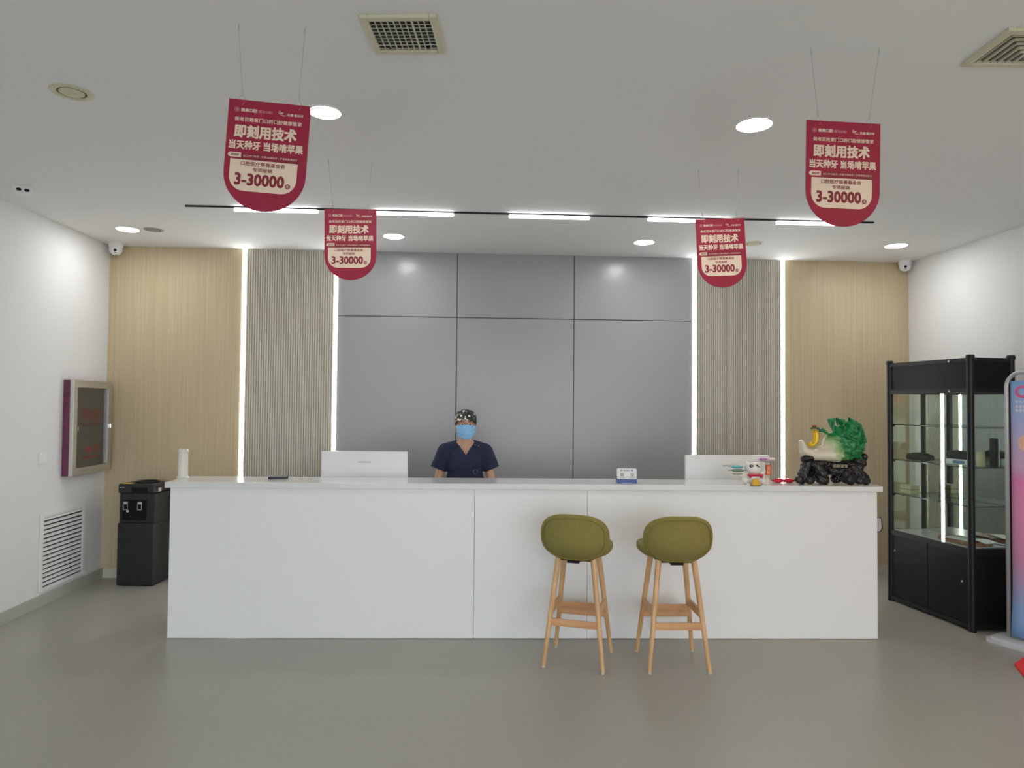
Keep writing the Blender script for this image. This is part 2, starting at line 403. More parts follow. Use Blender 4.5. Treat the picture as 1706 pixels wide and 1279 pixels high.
dome_cam(-3.215, 6.35, .35, 'white dome camera in the left back corner of the ceiling')
dome_cam(4.12, 6.36, -.5, 'white dome camera in the right back corner of the ceiling')
t = thing('motion_sensor', 'small white ceiling sensor with two black eyes at far left', 'sensor', (-2.985, 4.70, H), .55)
b = new(); prism(b, [(-.055, 0), (.055, 0), (.055, -.012), (.042, -.05), (-.042, -.05), (-.055, -.012)], -.04, .03, lambda u, v, w: (u, w, v)); obj('housing', b, M_white, t)
for x in (-.022, .022):
    b = new(); lathe(b, [(0, .005), (.012, .005), (.012, -.004), (0, -.004)], n=18, mtx=Matrix.Translation((x, -.04, -.028)) @ Matrix.Rotation(PI/2, 4, 'X') @ Matrix.Diagonal((1.25, .8, 1, 1))); obj('lens', b, M_black, t)

# ------------------------------------------------------------ hanging signs
SW, SH = .296, .409
def sign_outline(w, h, zs, n=28):
    P = [(-w/2, 0), (-w/2, -zs)]
    for k in range(1, n): a = PI+PI*k/n; P.append((w/2*math.cos(a), -zs+(h-zs)*math.sin(a)))
    return P+[(w/2, -zs), (w/2, 0)]
def build_sign_meshes():
    P = {}
    b = new(); prism(b, sign_outline(SW, SH, .268), -.0025, .0025, lambda u, v, w: (u, w, v)); P['board'] = (b, M_red)
    fr = frame((0, -.0031, 0), (1, 0, 0), (0, 0, 1)); fr2 = frame((0, -.0036, 0), (1, 0, 0), (0, 0, 1)); fr3 = frame((0, -.0045, 0), (1, 0, 0), (0, 0, 1))
    X = lambda u: u-.148
    def T(name, m, s_, cx, cz, w, h, bold, f):
        b = new(); writing(b, s_, cx, cz, w, h, bold, f); P[name] = (b, m)
    def F(name, m, poly, f):
        b = new(); flat(b, poly, f); P[name] = (b, m)
    pan = [(X(.264), -.222)] + [(X(.264-.055)+.055*math.cos(a), -.339+.055+.055*math.sin(a)) for a in [-PI/2*k/8 for k in range(9)]]
    pan += [(X(.021+.055)+.055*math.cos(a), -.339+.055+.055*math.sin(a)) for a in [-PI/2-PI/2*k/8 for k in range(9)]] + [(X(.021), -.222)]
    F('cream_panel', M_cream2, pan, fr)
    pill = [(X(.058), -.197), (X(.02), -.197)] + [(X(.020)+.009*math.cos(a), -.206+.009*math.sin(a)) for a in [PI/2+PI*k/8 for k in range(1, 8)]] + [(X(.02), -.215), (X(.058), -.215)]
    F('caption_pill', M_cream2, pill, fr2)
    F('caption_band', M_dred, [(X(.058), -.198), (X(.268), -.198), (X(.268), -.2215), (X(.058), -.2215)], fr)
    T('headline_lettering', M_cream2, '即刻用技术', X(.140), -.117, .222, .046, .040, fr2)
    T('second_headline_lettering', M_cream2, '当天种牙 当场啃苹果', X(.1455), -.168, .266, .031, .034, fr2)
    T('slogan_lettering', M_cream2, '做老百姓家门口的口腔健康管家', X(.147), -.0725, .243, .0155, .014, fr2)
    T('clinic_lettering', M_cream2, '雅美口腔', X(.0745), -.038, .057, .0130, .028, fr2)
    T('motto_lettering', M_cream2, '无痛·看好牙', X(.242), -.041, .059, .010, .02, fr2)
    T('emblem_lettering', M_cream2, 'Ger', X(.190), -.035, .018, .010, .02, fr2)
    F('emblem_swoosh', M_cream2, [(X(.182), -.040), (X(.200), -.045), (X(.212), -.0435), (X(.199), -.0475)], fr2)
    T('branch_lettering', M_pinkprint, '（菜马分院）', X(.133), -.039, .052, .011, 0, fr2)
    b = new(); Ro = circ(X(.031), -.038, .0085); ri = circ(X(.031), -.038, .0075)
    for k in range(24): flat(b, [Ro[k], Ro[(k+1) % 24], ri[(k+1) % 24], ri[k]], fr2)
    P['round_logo'] = (b, M_pinkprint); T('logo_lettering', M_pinkprint, '雅', X(.031), -.038, .009, .009, 0, fr2)
    T('caption_lettering', M_pinkprint, '全口/半口缺牙 | 多颗/单颗缺牙 | 牙槽骨萎缩缺牙', X(.164), -.2080, .196, .0095, .01, fr2)
    T('pill_lettering', M_dred, '适应症', X(.037), -.206, .030, .0098, .012, fr3)
    T('fund_lettering', M_dred, '口腔医疗慈善基金会', X(.140), -.236, .160, .0155, .012, fr2)
    T('refund_lettering', M_dred, '专项报销', X(.139), -.2575, .070, .0150, .012, fr2)
    T('price_lettering', M_dred, '3-30000', X(.131), -.295, .176, .042, .045, fr2)
    F('currency_disc', M_dred, circ(X(.2335), -.309, .0095), fr2); T('currency_mark', M_cream2, '元', X(.2335), -.309, .011, .011, .02, fr3)
    return P
SIGN = None
def hanging_sign(cx, y, ztop, tilt, yawr, anchors, lab):
    """tilt = roll of the board about the viewing axis; anchors = ceiling points of the two wires"""
    global SIGN
    t = thing('hanging_sign', lab, 'sign', (cx, y, ztop), 0, 'red hanging promotion signs'); t.rotation_euler = (0, tilt, yawr)
    if SIGN is None: SIGN = {k: (obj(k, bm, m, t)) for k, (bm, m) in build_sign_meshes().items()}
    else:
        for k, o in SIGN.items():
            c = o.copy(); COL.objects.link(c); c.parent = t
    inv = (Matrix.Translation((cx, y, ztop)) @ t.rotation_euler.to_matrix().to_4x4()).inverted()
    for u, (ax, ay) in zip((-.102, .102), anchors):
        hole = Vector((u, 0, -.0195)); a = inv @ Vector((ax, ay, H))
        b = new(); ring_top = hole+Vector((0, 0, .034)); d = (a-ring_top).normalized()
        tube(b, [ring_top, ring_top+d*.02, a-d*.02, a], .0007, 6)
        tube(b, [a-d*.028+Vector((.004*s, 0, .0)) if s else a for s in (1, 0, -1)], .0006, 5)
        for z in (.010, .022):
            tube(b, [ring_top+d*z+Vector((.004*math.cos(k*PI/5), 0, .007*math.sin(k*PI/5))) for k in range(10)], .0006, 5, True)
        obj('hanging_wire', b, M_steel, t, True)
        b = new(); tube(b, [hole+Vector((.010*math.cos(k*PI/8), .004*math.sin(k*PI/4), .018+.018*math.sin(k*PI/8))) for k in range(16)], .0007, 6, True)
        obj('split_ring', b, M_steel, t, True)
hanging_sign(-.7625, 2.58, 2.7055, .058, .03, ((-.884, 2.578), (-.64, 2.58)), 'front left hanging red sign, tilted down to its right beside a downlight')
hanging_sign(-.7155, 3.99, 2.705, -.012, -.02, ((-.849, 3.999), (-.597, 3.989)), 'rear left hanging red sign, level, over the left fluted panel edge')
hanging_sign(1.4455, 3.98, 2.699, -.060, .02, ((1.316, 3.98), (1.552, 3.965)), 'rear right hanging red sign, tilted up to its right under the lit line')
hanging_sign(1.426, 2.577, 2.7015, .018, .01, ((1.297, 2.582), (1.568, 2.571)), 'front right hanging red sign, large and nearly level, left of the ceiling diffuser')

# ------------------------------------------------------------ left wall fittings
t = thing('fire_hydrant_cabinet', 'glazed fire hydrant cabinet with aluminium frame and maroon side on the left wall', 'fire cabinet', (XL, 5.785, .972))
b = new(); box(b, 0, .052, .0, .575, 0, .782, .002); obj('case', b, M_maroon, t)
dr = obj('door', (lambda b: (box(b, .054, .085, 0, .585, 0, .06, .002), box(b, .054, .085, 0, .585, .722, .782, .002), box(b, .054, .085, 0, .055, .06, .722, .002), box(b, .054, .085, .53, .585, .06, .722, .002), b)[-1])(new()), M_alu, t)
b = new(); box(b, .060, .066, .055, .53, .06, .722); obj('glass', b, mat('dark door glass', srgb(74, 72, 64), .12, spec=.6), dr)
fr = frame((.0668, .2925, 0), (0, 1, 0), (0, 0, 1)); b = new()
writing(b, '消火栓', .0, .50, .30, .105, .02, fr); writing(b, 'FIRE HYDRANT', .0, .415, .28, .030, .015, fr)
obj('lettering', b, mat('faded red print', srgb(112, 52, 50), .4), dr)
b = new(); writing(b, '火警', -.04, .20, .10, .055, .02, fr); writing(b, '119', .075, .203, .085, .06, .025, fr); writing(b, '发生火灾时击碎玻璃取用', 0, .135, .26, .020, .01, fr)
obj('alarm_lettering', b, mat('red print', srgb(150, 52, 48), .4), dr)
b = new(); box(b, .085, .098, .56, .572, .37, .41, .003); obj('latch', b, M_chrome, dr)
b = new(); box(b, .0665, .069, .10, .106, .365, .40, .001); obj('sticker', b, M_paper, dr)
t = thing('wall_plate', 'small square white blank plate on left wall left of the fire cabinet', 'wall plate', (XL, 5.482, 1.093))
b = new(); box(b, 0, .012, 0, .09, 0, .09, .002); obj('plate', b, M_white, t); b = new(); box(b, .012, .015, .015, .075, .015, .075, .001); obj('cover', b, M_white, t)
t = thing('wall_grille', 'white slatted return air grille low on the left wall', 'vent', (XL, 5.524, .112))
b = new(); w, h = .6, .595
for y0, y1, z0, z1 in ((0, .03, 0, h), (w-.03, w, 0, h), (.03, w-.03, 0, .03), (.03, w-.03, h-.03, h)): box(b, 0, .016, y0, y1, z0, z1, .003)
obj('frame', b, M_white, t)
for k in range(16):
    b = new(); z = .052+k*.0335; box(b, -.012, .012, .03, w-.03, -.0018, .0018, 0, Matrix.Translation((.009, 0, z)) @ Matrix.Rotation(.75, 4, 'Y')); obj('slat', b, M_white, t)
b = new(); box(b, .0005, .002, .03, w-.03, .03, h-.03); obj('backing', b, mat('duct dark', (.03, .03, .035), .7), t)

# ------------------------------------------------------------ water dispenser
t = thing('water_dispenser', 'black floor standing water dispenser against the oak panel left of the counter', 'water dispenser', (-2.885, 6.135, 0), math.radians(-5))
b = new(); box(b, -.16, .16, 0, .28, 0.004, .535, .008); obj('cabinet', b, M_charc, t)
b = new(); box(b, -.15, .16, .012, .28, .537, .79, .004); box(b, -.16, .16, -.006, .28, .792, .872, .014); obj('head', b, M_charc, t)
b = new(); box(b, -.125, .085, .004, .012, .56, .735, .004); obj('tap_recess', b, M_black, t)
for x in (-.088, .036):
    b = new(); box(b, x-.019, x+.019, -.012, .004, .700, .722, .003)
    for a in (-.019, .015): box(b, x+a, x+a+.004, -.012, -.004, .655, .700)
    box(b, x-.019, x+.019, -.012, -.004, .651, .656); tp = obj('tap', b, M_alu, t)
    b = new(); box(b, x-.014, x+.014, -.010, .003, .657, .699, .002); obj('lever', b, M_black, tp)
b = new(); box(b, -.04, .10, -.009, -.006, .80, .845, .002); obj('display_panel', b, M_black, t)
b = new(); lathe(b, [(0, .002), (.010, .002), (.010, -.004), (0, -.004)], n=16, mtx=Matrix.Translation((-.075, .001, .638)) @ Matrix.Rotation(PI/2, 4, 'X')); obj('indicator', b, M_white, t)
b = new(); box(b, -.142, -.124, -.0072, -.006, .838, .849); box(b, -.120, -.102, -.0072, -.006, .838, .849); obj('badge', b, mat('grey print', (.3, .3, .3), .5), t)
b = new(); box(b, .1599, .1612, .06, .105, .80, .835); obj('sticker', b, mat('grey sticker', (.45, .45, .45), .5), t)
b = new(); box(b, -.125, -.055, .0, .05, .872, .8765); obj('tape', b, mat('yellow tape', srgb(214, 190, 60), .5), t)
b = new(); lathe(b, [(0, .872), (.10, .872), (.10, .884), (.085, .886), (.08, .876), (0, .876)], (.015, .15, 0)); obj('bottle_seat', b, M_black, t, True, angle=.6)

# ------------------------------------------------------------ reception counter
CA = -.0322; CR = math.atan(CA); cs = 1/math.cos(CR)
cnt = thing('reception_counter', 'long white reception counter with an overhanging white stone top', 'counter', (0, 4.7251, 0), CR)
XA, XB, SA, SB, ZT = -2.03*cs, 2.792*cs, .018*cs, .788*cs, 1.05
for x0, x1 in ((XA, SA-.0012), (SA+.0012, SB-.0012), (SB+.0012, XB)):
    b = new(); box(b, x0, x1, 0, .02, .004, ZT-.04, .0008); obj('front_panel', b, M_counter, cnt)
b = new(); box(b, XA+.001, XB-.001, .02, .024, .02, ZT-.04); obj('backing', b, mat('seam grey', (.25, .24, .23), .7), cnt)
for x in (XA, XB-.02):
    b = new(); box(b, x, x+.02, .024, .30, .004, ZT-.04, .0008); box(b, x, x+.02, .30, .68, .004, .71, .0008); obj('end_panel', b, M_counter, cnt)
b = new(); box(b, XA-.028, XB+.028, -.026, .335, ZT-.04, ZT, .003); obj('countertop', b, M_top, cnt)
b = new(); box(b, XA+.02, XB-.02, .27, .68, .712, .75, .002); obj('desk_top', b, M_counter, cnt)
b = new(); box(b, XA+.02, XB-.02, .27, .29, .75, ZT-.04); obj('desk_back', b, M_counter, cnt)
for x in (-1.05, .02, 1.05):
    b = new(); box(b, x-.01, x+.01, .024, .66, .004, .71); obj('divider', b, M_counter, cnt)
t = thing('soap_dispenser', 'small rounded grey fitting with dark rim fixed on the counter\'s right end', 'dispenser', (2.7965, 4.70, .722), CR)
pf = [(0, 0), (.044, 0)] + [(.044+.024*math.sin(a), .030-.030*math.cos(a)) for a in [PI/2*k/6 for k in range(1, 7)]] + [(.064, .092), (.058, .098), (0, .098)]
b = new(); prism(b, pf, 0, .11, lambda u, v, w: (u, w, v)); obj('housing', b, mat('grey steel', (.50, .48, .46), .35, metal=.6), t)
b = new(); tube(b, [(max(u, .002)+.001, -.001, v) for u, v in pf], .0032, 6, True); obj('rim', b, M_black, t, True)
# ------------------------------------------------------------ things on the counter
def monitor(x0, x1, y, ztop, rz, lab, logo_x):
    t = thing('computer_monitor', lab, 'monitor', ((x0+x1)/2, y, .752), rz, 'monitors behind the counter'); w = (x1-x0)/2; z1 = ztop-.752
    b = new(); box(b, -w, w, 0, .028, z1-.375, z1, .006); obj('back_shell', b, M_white, t, True, angle=.5)
    b = new(); box(b, -w+.008, w-.008, .028, .031, z1-.365, z1-.008); obj('screen', b, M_black, t)
    b = new(); bar(b, (0, .03, .01), (0, .014, z1-.18), .07, .012); obj('neck', b, M_white, t)
    b = new(); box(b, -.13, .13, -.04, .14, 0, .012, .003); obj('stand_base', b, M_white, t)
    b = new(); writing(b, 'SAMSUNG', logo_x, z1-.079, .092, .0115, .01, frame((0, -.0006, 0), (1, 0, 0), (0, 0, 1))); obj('logo', b, mat('grey logo', (.25, .25, .25), .4), t)
monitor(-1.108, -.478, 5.15, 1.2335, 0, 'white backed monitor behind the counter, left of the masked person', 0)
monitor(1.593, 2.236, 5.10, 1.2225, 0, 'white backed monitor behind the counter, partly hidden by the lucky cat', 0.005)
# white thermos / cup column at left back corner
t = thing('vacuum_flask', 'tall slim off white flask with steel lid standing at the counter\'s left end', 'flask', (-2.03, 4.985, ZT), 0)
b = new(); lathe(b, [(0, 0), (.038, 0), (.040, .008), (.034, .012), (.032, .02), (.031, .165), (.030, .172), (0, .172)]); obj('body', b, M_whited, t, True, angle=.7)
b = new(); lathe(b, [(0, .172), (.029, .172), (.029, .180), (.035, .181), (.036, .196), (.033, .199), (0, .199)]); obj('collar', b, M_whited, t, True, angle=.7)
b = new(); lathe(b, [(0, .199), (.031, .199), (.028, .207), (0, .209)]); obj('lid', b, M_chrome, t, True, angle=.7)
t = thing('telephone_handset', 'flat dark handset lying on the counter left of the left monitor', 'phone', (-1.365, 4.965, ZT), .12)
b = new(); superq(b, .068, .024, .008, .35, .35, fn=lambda p: p+Vector((0, 0, .0085))); obj('body', b, M_charc, t, True)
b = new(); box(b, -.035, .052, -.017, .017, .0165, .0175); obj('screen', b, mat('grey screen', (.16, .16, .18), .15), t)
t = thing('payment_card_stand', 'small white tilted payment card on a blue base on the counter', 'card stand', (1.075, 4.772, ZT), CR-.03)
b = new(); box(b, -.068, .068, -.02, .05, 0, .026, .003); obj('base', b, mat('blue acrylic', srgb(34, 66, 150), .2), t)
tl = Matrix.Translation((0, -.006, .026)) @ Matrix.Rotation(-.22, 4, 'X')
b = new(); prism(b, rrect(-.068, .068, 0, .076, .008), -.002, .002, lambda u, v, w: tl @ Vector((u, w, v))); cd = obj('card', b, M_white, t)
fr = tl @ frame((0, -.0026, 0), (1, 0, 0), (0, 0, 1))
b = new(); writing(b, '微信支付', -.002, .062, .044, .010, .01, fr); obj('lettering', b, mat('dark green print', srgb(60, 80, 70), .5), cd)
b = new(); flat(b, rrect(.030, .042, .056, .068, .002), fr); obj('blue_mark', b, mat('blue print', srgb(50, 96, 190), .5), cd)
b = new(); flat(b, rrect(-.044, -.030, .056, .068, .002), fr); flat(b, [(-.046, .008), (-.014, .008), (-.014, .011), (-.046, .011)], fr); flat(b, [(.018, .008), (.056, .008), (.056, .011), (.018, .011)], fr); obj('grey_mark', b, mat('pale grey print', srgb(160, 168, 176), .5), cd)
b = new(); flat(b, rrect(-.046, -.020, .018, .044, .001), fr); flat(b, rrect(.026, .050, .018, .044, .001), fr); obj('blank_square', b, mat('beige print', srgb(190, 182, 176), .5), cd)

# lucky cat figurine
t = thing('lucky_cat_figurine', 'white lucky cat figurine with red collar and two trays on the counter', 'figurine', (1.935, 4.672, ZT), CR); t.scale = (1.14,)*3
b = new()
ell(b, (0, 0, .042), (.045, .036, .042)); ell(b, (0, 0, .098), (.052, .04, .040)); ell(b, (-.052, -.004, .028), (.022, .025, .026)); ell(b, (.050, -.004, .028), (.022, .025, .026))
capsule(b, (-.04, 0, .06), (-.085, -.005, .058), .016, .010); capsule(b, (.045, 0, .065), (.074, -.006, .085), .014, .010)
for s in (-1, 1): capsule(b, (s*.034, 0, .122), (s*.040, 0, .136), .018, .008)
body = obj('body', remesh(b, .003, 3), mat('white glaze', (.82, .79, .74), .2), t, True)
b = new(); box(b, -.046, .046, -.044, -.02, .055, .069, .005); box(b, -.040, -.026, -.044, -.036, .045, .056, .002); box(b, .028, .040, -.044, -.036, .045, .056, .002); obj('collar', b, mat('red enamel', srgb(196, 24, 50), .3), t)
b = new(); prism(b, [(.026*math.cos(a), .044*math.sin(a)) for a in [PI*k/14 for k in range(15)]], -.046, -.034, lambda u, v, w: (u, w, v)); cn = obj('gold_coin', b, mat('gold', srgb(198, 150, 50), .3, metal=.7, bump=.6, bscale=160), t)
b = new(); prism(b, [(-.032, 0), (.032, 0), (.032, .004), (-.032, .004)], -.048, -.03, lambda u, v, w: (u, w, v)); obj('plinth', b, mat('brown glaze', srgb(120, 86, 40), .4), t)
b = new(); lathe(b, [(0, .002), (.012, .002), (.012, -.004), (0, -.004)], n=20, mtx=Matrix.Translation((-.024, -.033, .116)) @ Matrix.Rotation(PI/2, 4, 'X') @ Matrix.Diagonal((1, .8, 1, 1))); ey = obj('eye', b, M_black, t)
b = new(); ell(b, (-.024, -.0365, .117), (.005, .002, .005), 12); obj('pupil_highlight', b, M_white, ey)
b = new(); capsule(b, (.008, -.034, .121), (.023, -.030, .109), .0045, .0045); obj('winking_eye', b, M_black, t)
b = new(); box(b, .076, .094, .005, .013, 0, .138, .001); obj('sign_post', b, mat('pale post', srgb(222, 206, 180), .4), t)
b = new(); box(b, .069, .101, -.022, -.014, .060, .122, .001); sgn = obj('sign_board', b, mat('orange red board', srgb(206, 50, 24), .4), t)
b = new(); writing(b, '招\n财', .085, .091, .021, .050, .012, frame((0, -.0228, 0), (1, 0, 0), (0, 0, 1))); obj('lettering', b, mat('gold print', srgb(236, 180, 110), .5), sgn)
b = new(); lathe(b, [(0, 0), (.022, 0), (.040, .010), (.042, .012), (.039, .011), (.022, .003), (0, .003)], (-.098, 0, .062), mtx=None); obj('lower_tray', b, mat('pale green glaze', srgb(204, 206, 178), .3), t, True, angle=.7)
b = new(); lathe(b, [(0, 0), (.030, 0), (.050, .004), (.052, .006), (.030, .003), (0, .003)], (.085, 0, .1385)); obj('upper_tray', b, mat('grey tray', srgb(150, 140, 128), .3), t, True, angle=.7)
def sweet(loc, rz, L, m, lab, grp):
    t = thing('wrapped_sweet', lab, 'sweet', loc, rz, grp); L2_ = L/2
    b = new(); superq(b, L2_*.66, .016, .0105, .7, .8, 20, 10); obj('sweet', b, m, t, True)
    for s in (-1, 1):
        b = new(); prism(b, [(s*L2_*.55, 0), (s*L2_, .012), (s*L2_*.9, .003), (s*L2_, -.010)], -.0012, .0012); obj('wrapper_twist', b, m, t)
cw = Matrix.Translation((1.935, 4.672, ZT)) @ Matrix.Rotation(CR, 4, 'Z') @ Matrix.Scale(1.14, 4)
Mteal, Mgrn, Mlil, Mpk = (mat('teal foil', srgb(110, 176, 180), .3), mat('dull green foil', srgb(112, 140, 124), .35), mat('lilac foil', srgb(190, 120, 186), .3), mat('pale pink foil', srgb(232, 210, 206), .35))
sweet(cw @ Vector((-.098, -.010, .0875)), .1, .135, Mgrn, 'dull green wrapped sweet at the bottom of the cat\'s lower tray', 'sweets on the cat\'s trays')
sweet(cw @ Vector((-.100, -.004, .1085)), -.15, .12, Mteal, 'teal wrapped sweet on top in the cat\'s lower tray', 'sweets on the cat\'s trays')
sweet(cw @ Vector((.058, -.004, .1560)), .1, .075, Mlil, 'lilac wrapped sweet at the left of the cat\'s upper tray', 'sweets on the cat\'s trays')
sweet(cw @ Vector((.110, .004, .1560)), -.1, .075, Mpk, 'pale pink wrapped sweet at the right of the cat\'s upper tray', 'sweets on the cat\'s trays')
t = thing('ribbon_bow', 'red glossy ribbon bow lying on the counter left of the cabbage ornament', 'bow', (2.21, 4.80, ZT), CR)
for s, w in ((-1, .046), (1, .040)):
    b = new(); superq(b, w, .026, .016, .8, 1, 24, 12, fn=lambda p, s=s, w=w: Vector((p.x+s*w*1.02, p.y, p.z*(1-.5*max(0, s*p.x/w))+.0165))); obj('loop', b, mat('red satin', srgb(200, 26, 52), .25), t, True)
b = new(); ell(b, (0, -.002, .013), (.010, .014, .012)); obj('knot', b, mat('dark red satin', srgb(150, 22, 44), .3), t, True)

# jade cabbage ornament on a root stand
t = thing('cabbage_ornament', 'green and white cabbage ornament on a gnarled black stand at the counter\'s right end', 'ornament', (2.515, 4.72, ZT), CR)
K = .00410
def px(x, y, d=0): return Vector(((x-1393)*K, d, (808.5-y)*K))
random.seed(4)
b = new()
def knob(x, y, d, r): ell(b, px(x, y, d)+Vector((0, 0, 0)), (r*K*(.9+.3*random.random()), r*K, r*K*(.9+.3*random.random())), 16)
for x0, y0, x1, y1, d0, d1, r0, r1 in ((1372, 797, 1362, 770, -.035, 0, 11, 9), (1340, 799, 1352, 772, -.01, 0, 9, 8), (1362, 768, 1346, 764, 0, -.02, 8, 6), (1370, 775, 1425, 775, -.01, -.01, 9, 9), (1390, 784, 1420, 786, -.02, -.02, 8, 9),
        (1420, 778, 1444, 764, 0, -.01, 8, 7), (1425, 780, 1448, 799, -.03, -.02, 11, 8), (1410, 790, 1415, 799, -.02, -.03, 9, 8), (1376, 797, 1352, 790, .05, .03, 9, 8), (1406, 799, 1440, 790, .05, .03, 9, 8), (1352, 780, 1436, 780, .04, .04, 9, 9)):
    capsule(b, px(x0, y0, d0), px(x1, y1, d1), r0*K, r1*K)
for x, y, d, r in ((1340, 765, -.03, 5), (1354, 763, -.03, 6), (1446, 761, -.03, 6), (1443, 772, -.03, 6), (1334, 800, -.03, 7), (1350, 801, -.05, 7), (1375, 801, -.05, 8), (1366, 783, -.05, 8), (1372, 790, -.06, 7), (1360, 775, -.04, 7), (1378, 772, -.03, 6),
        (1420, 799, -.05, 8), (1436, 801, -.04, 7), (1450, 802, -.02, 6.5), (1430, 788, -.05, 8), (1436, 778, -.04, 7), (1412, 790, -.05, 7), (1440, 790, -.03, 7)): knob(x, y, d, r)
st = remesh(b, .0035, 2)
def gnarl(p, n):
    q = p+n*(noise.noise(p*70)*.0045+noise.noise(p*150)*.002)
    if q.z < .002: q.z = .0005
    return q
displace(st, gnarl)
stand = obj('root_stand', st, mat('black lacquered root', (.014, .013, .014), .25, var=.4, vscale=60), t, True)
b = new(); box(b, (1385-1393)*K, (1417-1393)*K, -.058, -.02, (808.5-780)*K, (808.5-771.5)*K, .012); obj('smooth_front', b, M_black, stand)
b = new(); writing(b, '招财进宝', 8*K, (808.5-776)*K, 25*K, 5.4*K, .01, frame((0, -.0588, 0), (1, 0, 0), (0, 0, 1))); obj('lettering', b, mat('gold lettering', srgb(196, 186, 150), .4), stand)
# white stalks turning to green
m, nt, p = nodes('cabbage white to green'); p.inputs['Roughness'].default_value = .28; p.inputs['Subsurface Weight'].default_value = 0
tc = nt.nodes.new('ShaderNodeTexCoord'); mp = nt.nodes.new('ShaderNodeMapping'); mp.inputs['Rotation'].default_value = (0, .45, 0)
sx = nt.nodes.new('ShaderNodeSeparateXYZ'); nz = nt.nodes.new('ShaderNodeTexNoise'); nz.inputs['Scale'].default_value = 18
ad = nt.nodes.new('ShaderNodeMath'); ad.operation = 'MULTIPLY_ADD'; ad.inputs[1].default_value = .09
rp = nt.nodes.new('ShaderNodeValToRGB'); rp.color_ramp.elements[0].position = .30; rp.color_ramp.elements[1].position = .50
rp.color_ramp.elements[0].color = srgb(216, 206, 184); rp.color_ramp.elements[1].color = srgb(30, 124, 66)
e_ = rp.color_ramp.elements.new(.39); e_.color = srgb(150, 184, 120)
m2 = nt.nodes.new('ShaderNodeMath'); m2.operation = 'MULTIPLY_ADD'; m2.inputs[1].default_value = 2.3; m2.inputs[2].default_value = .02
for a_, b_ in ((tc.outputs['Object'], mp.inputs[0]), (mp.outputs[0], sx.inputs[0]), (tc.outputs['Object'], nz.inputs['Vector']), (nz.outputs[0], ad.inputs[0]), (sx.outputs[0], ad.inputs[2]), (ad.outputs[0], m2.inputs[0]), (m2.outputs[0], rp.inputs[0]), (rp.outputs[0], p.inputs['Base Color'])): nt.links.new(a_, b_)
M_cab = m
b = new()
for dd in (-.028, .0, .028):
    capsule(b, px(1341, 736, dd*.3), px(1346, 752, dd*.6), 3.4*K, 6*K); capsule(b, px(1346, 752, dd*.6), px(1362, 759, dd), 6.5*K, 8.5*K); capsule(b, px(1362, 759, dd), px(1400, 757, dd*1.3), 8.5*K, 13*K)
capsule(b, px(1375, 749), px(1400, 745), 7*K, 12*K)
ell(b, px(1413, 742), (36*K, .085, 28*K)); ell(b, px(1424, 725), (24*K, .075, 24*K)); ell(b, px(1395, 758), (26*K, .07, 11*K))
cb = remesh(b, .005, 4)
displace(cb, lambda p, n: p+n*(max(0, min(1, (p.x+.05)/.12))*(noise.noise(p*38)*.012+.004*math.sin(p.z*150+p.x*60))))
cab = obj('cabbage_head', cb, M_cab, t, True)
def leaf(base, tip, wid, curl, seed, yoff):
    base, tip = Vector(base), Vector(tip); d = tip-base; L = d.length; d.normalize(); side = Vector((0, 1, 0)); nrm = d.cross(side)
    bm = new(); NU, NV = 22, 12; G = []
    for i in range(NU+1):
        u = i/NU; row = []
        for j in range(NV+1):
            s = j/NV*2-1; w_ = wid*math.sin(min(1, .25+.75*u)*PI*.62)*(1-.25*u**4)
            ruff = (abs(s)**2+u**3)*.010*math.sin(seed+s*7+u*9)+noise.noise(Vector((u*3+seed, s*2, 1)))*.008
            q = base+d*(L*u)*(1-.12*s*s)+side*(w_*s+yoff)+nrm*(curl*(u*u)-.35*wid*s*s+ruff)
            row.append(bm.verts.new(q))
        G.append(row)
    for i in range(NU):
        for j in range(NV): bm.faces.new((G[i][j], G[i+1][j], G[i+1][j+1], G[i][j+1]))
    return evald(bm, [('SOLIDIFY', dict(thickness=.007, offset=0)), ('SUBSURF', dict(levels=1))])
for x0, y0, x1, y1, w_, cu, yo in ((1405, 735, 1380, 700, .05, -.03, -.02), (1400, 732, 1371, 713, .035, .015, -.03), (1410, 730, 1408, 694, .06, .02, 0), (1420, 730, 1432, 697, .06, .03, -.01), (1428, 735, 1447, 708, .06, .03, .0), (1428, 740, 1450, 724, .06, .02, .0),
        (1420, 742, 1448, 742, .06, .0, 0), (1415, 750, 1446, 756, .055, -.01, 0), (1420, 728, 1440, 715, .04, .03, -.06), (1408, 726, 1422, 706, .04, .03, -.06), (1425, 745, 1446, 735, .04, .02, -.06)):
    obj('leaf', leaf(px(x0, y0), px(x1, y1), w_, cu, x1*.7+y1, yo), M_jade, cab, True)
b = new()
for k_, (ox, oy) in enumerate(((-2.2, -.022), (-.6, -.033), (1.4, -.033), (3, -.022), (.4, -.012))):
    tube(b, [px(1350+ox*.3, 739-ox*.5, oy), px(1356+ox*.5, 742-ox*.9, oy), px(1362+ox*.8, 738-ox*.4, oy), px(1364+ox, 729, oy), px(1363+ox*1.1, 721, oy), px(1361.5+ox*.8, 716, oy)], [.006, .009, .011, .012, .010, .006], 10)
gd = obj('golden_gourd', b, mat('golden lacquer', srgb(222, 178, 16), .15, metal=.3), t, True)
b = new()
for x, y, r in ((1357, 713, 3), (1362, 712, 3.4), (1367, 713, 3), (1371, 716, 2.6)): ell(b, px(x, y, -.02), (r*K, r*K, r*K*.7), 12)
obj('green_cap', b, mat('dark green lacquer', srgb(60, 92, 34), .3), gd, True)
b = new(); ell(b, px(1361, 709.5, -.02), (4.5*K, 3*K, 2*K), 14); obj('red_flower', b, mat('dull red lacquer', srgb(140, 50, 40), .35), gd, True)

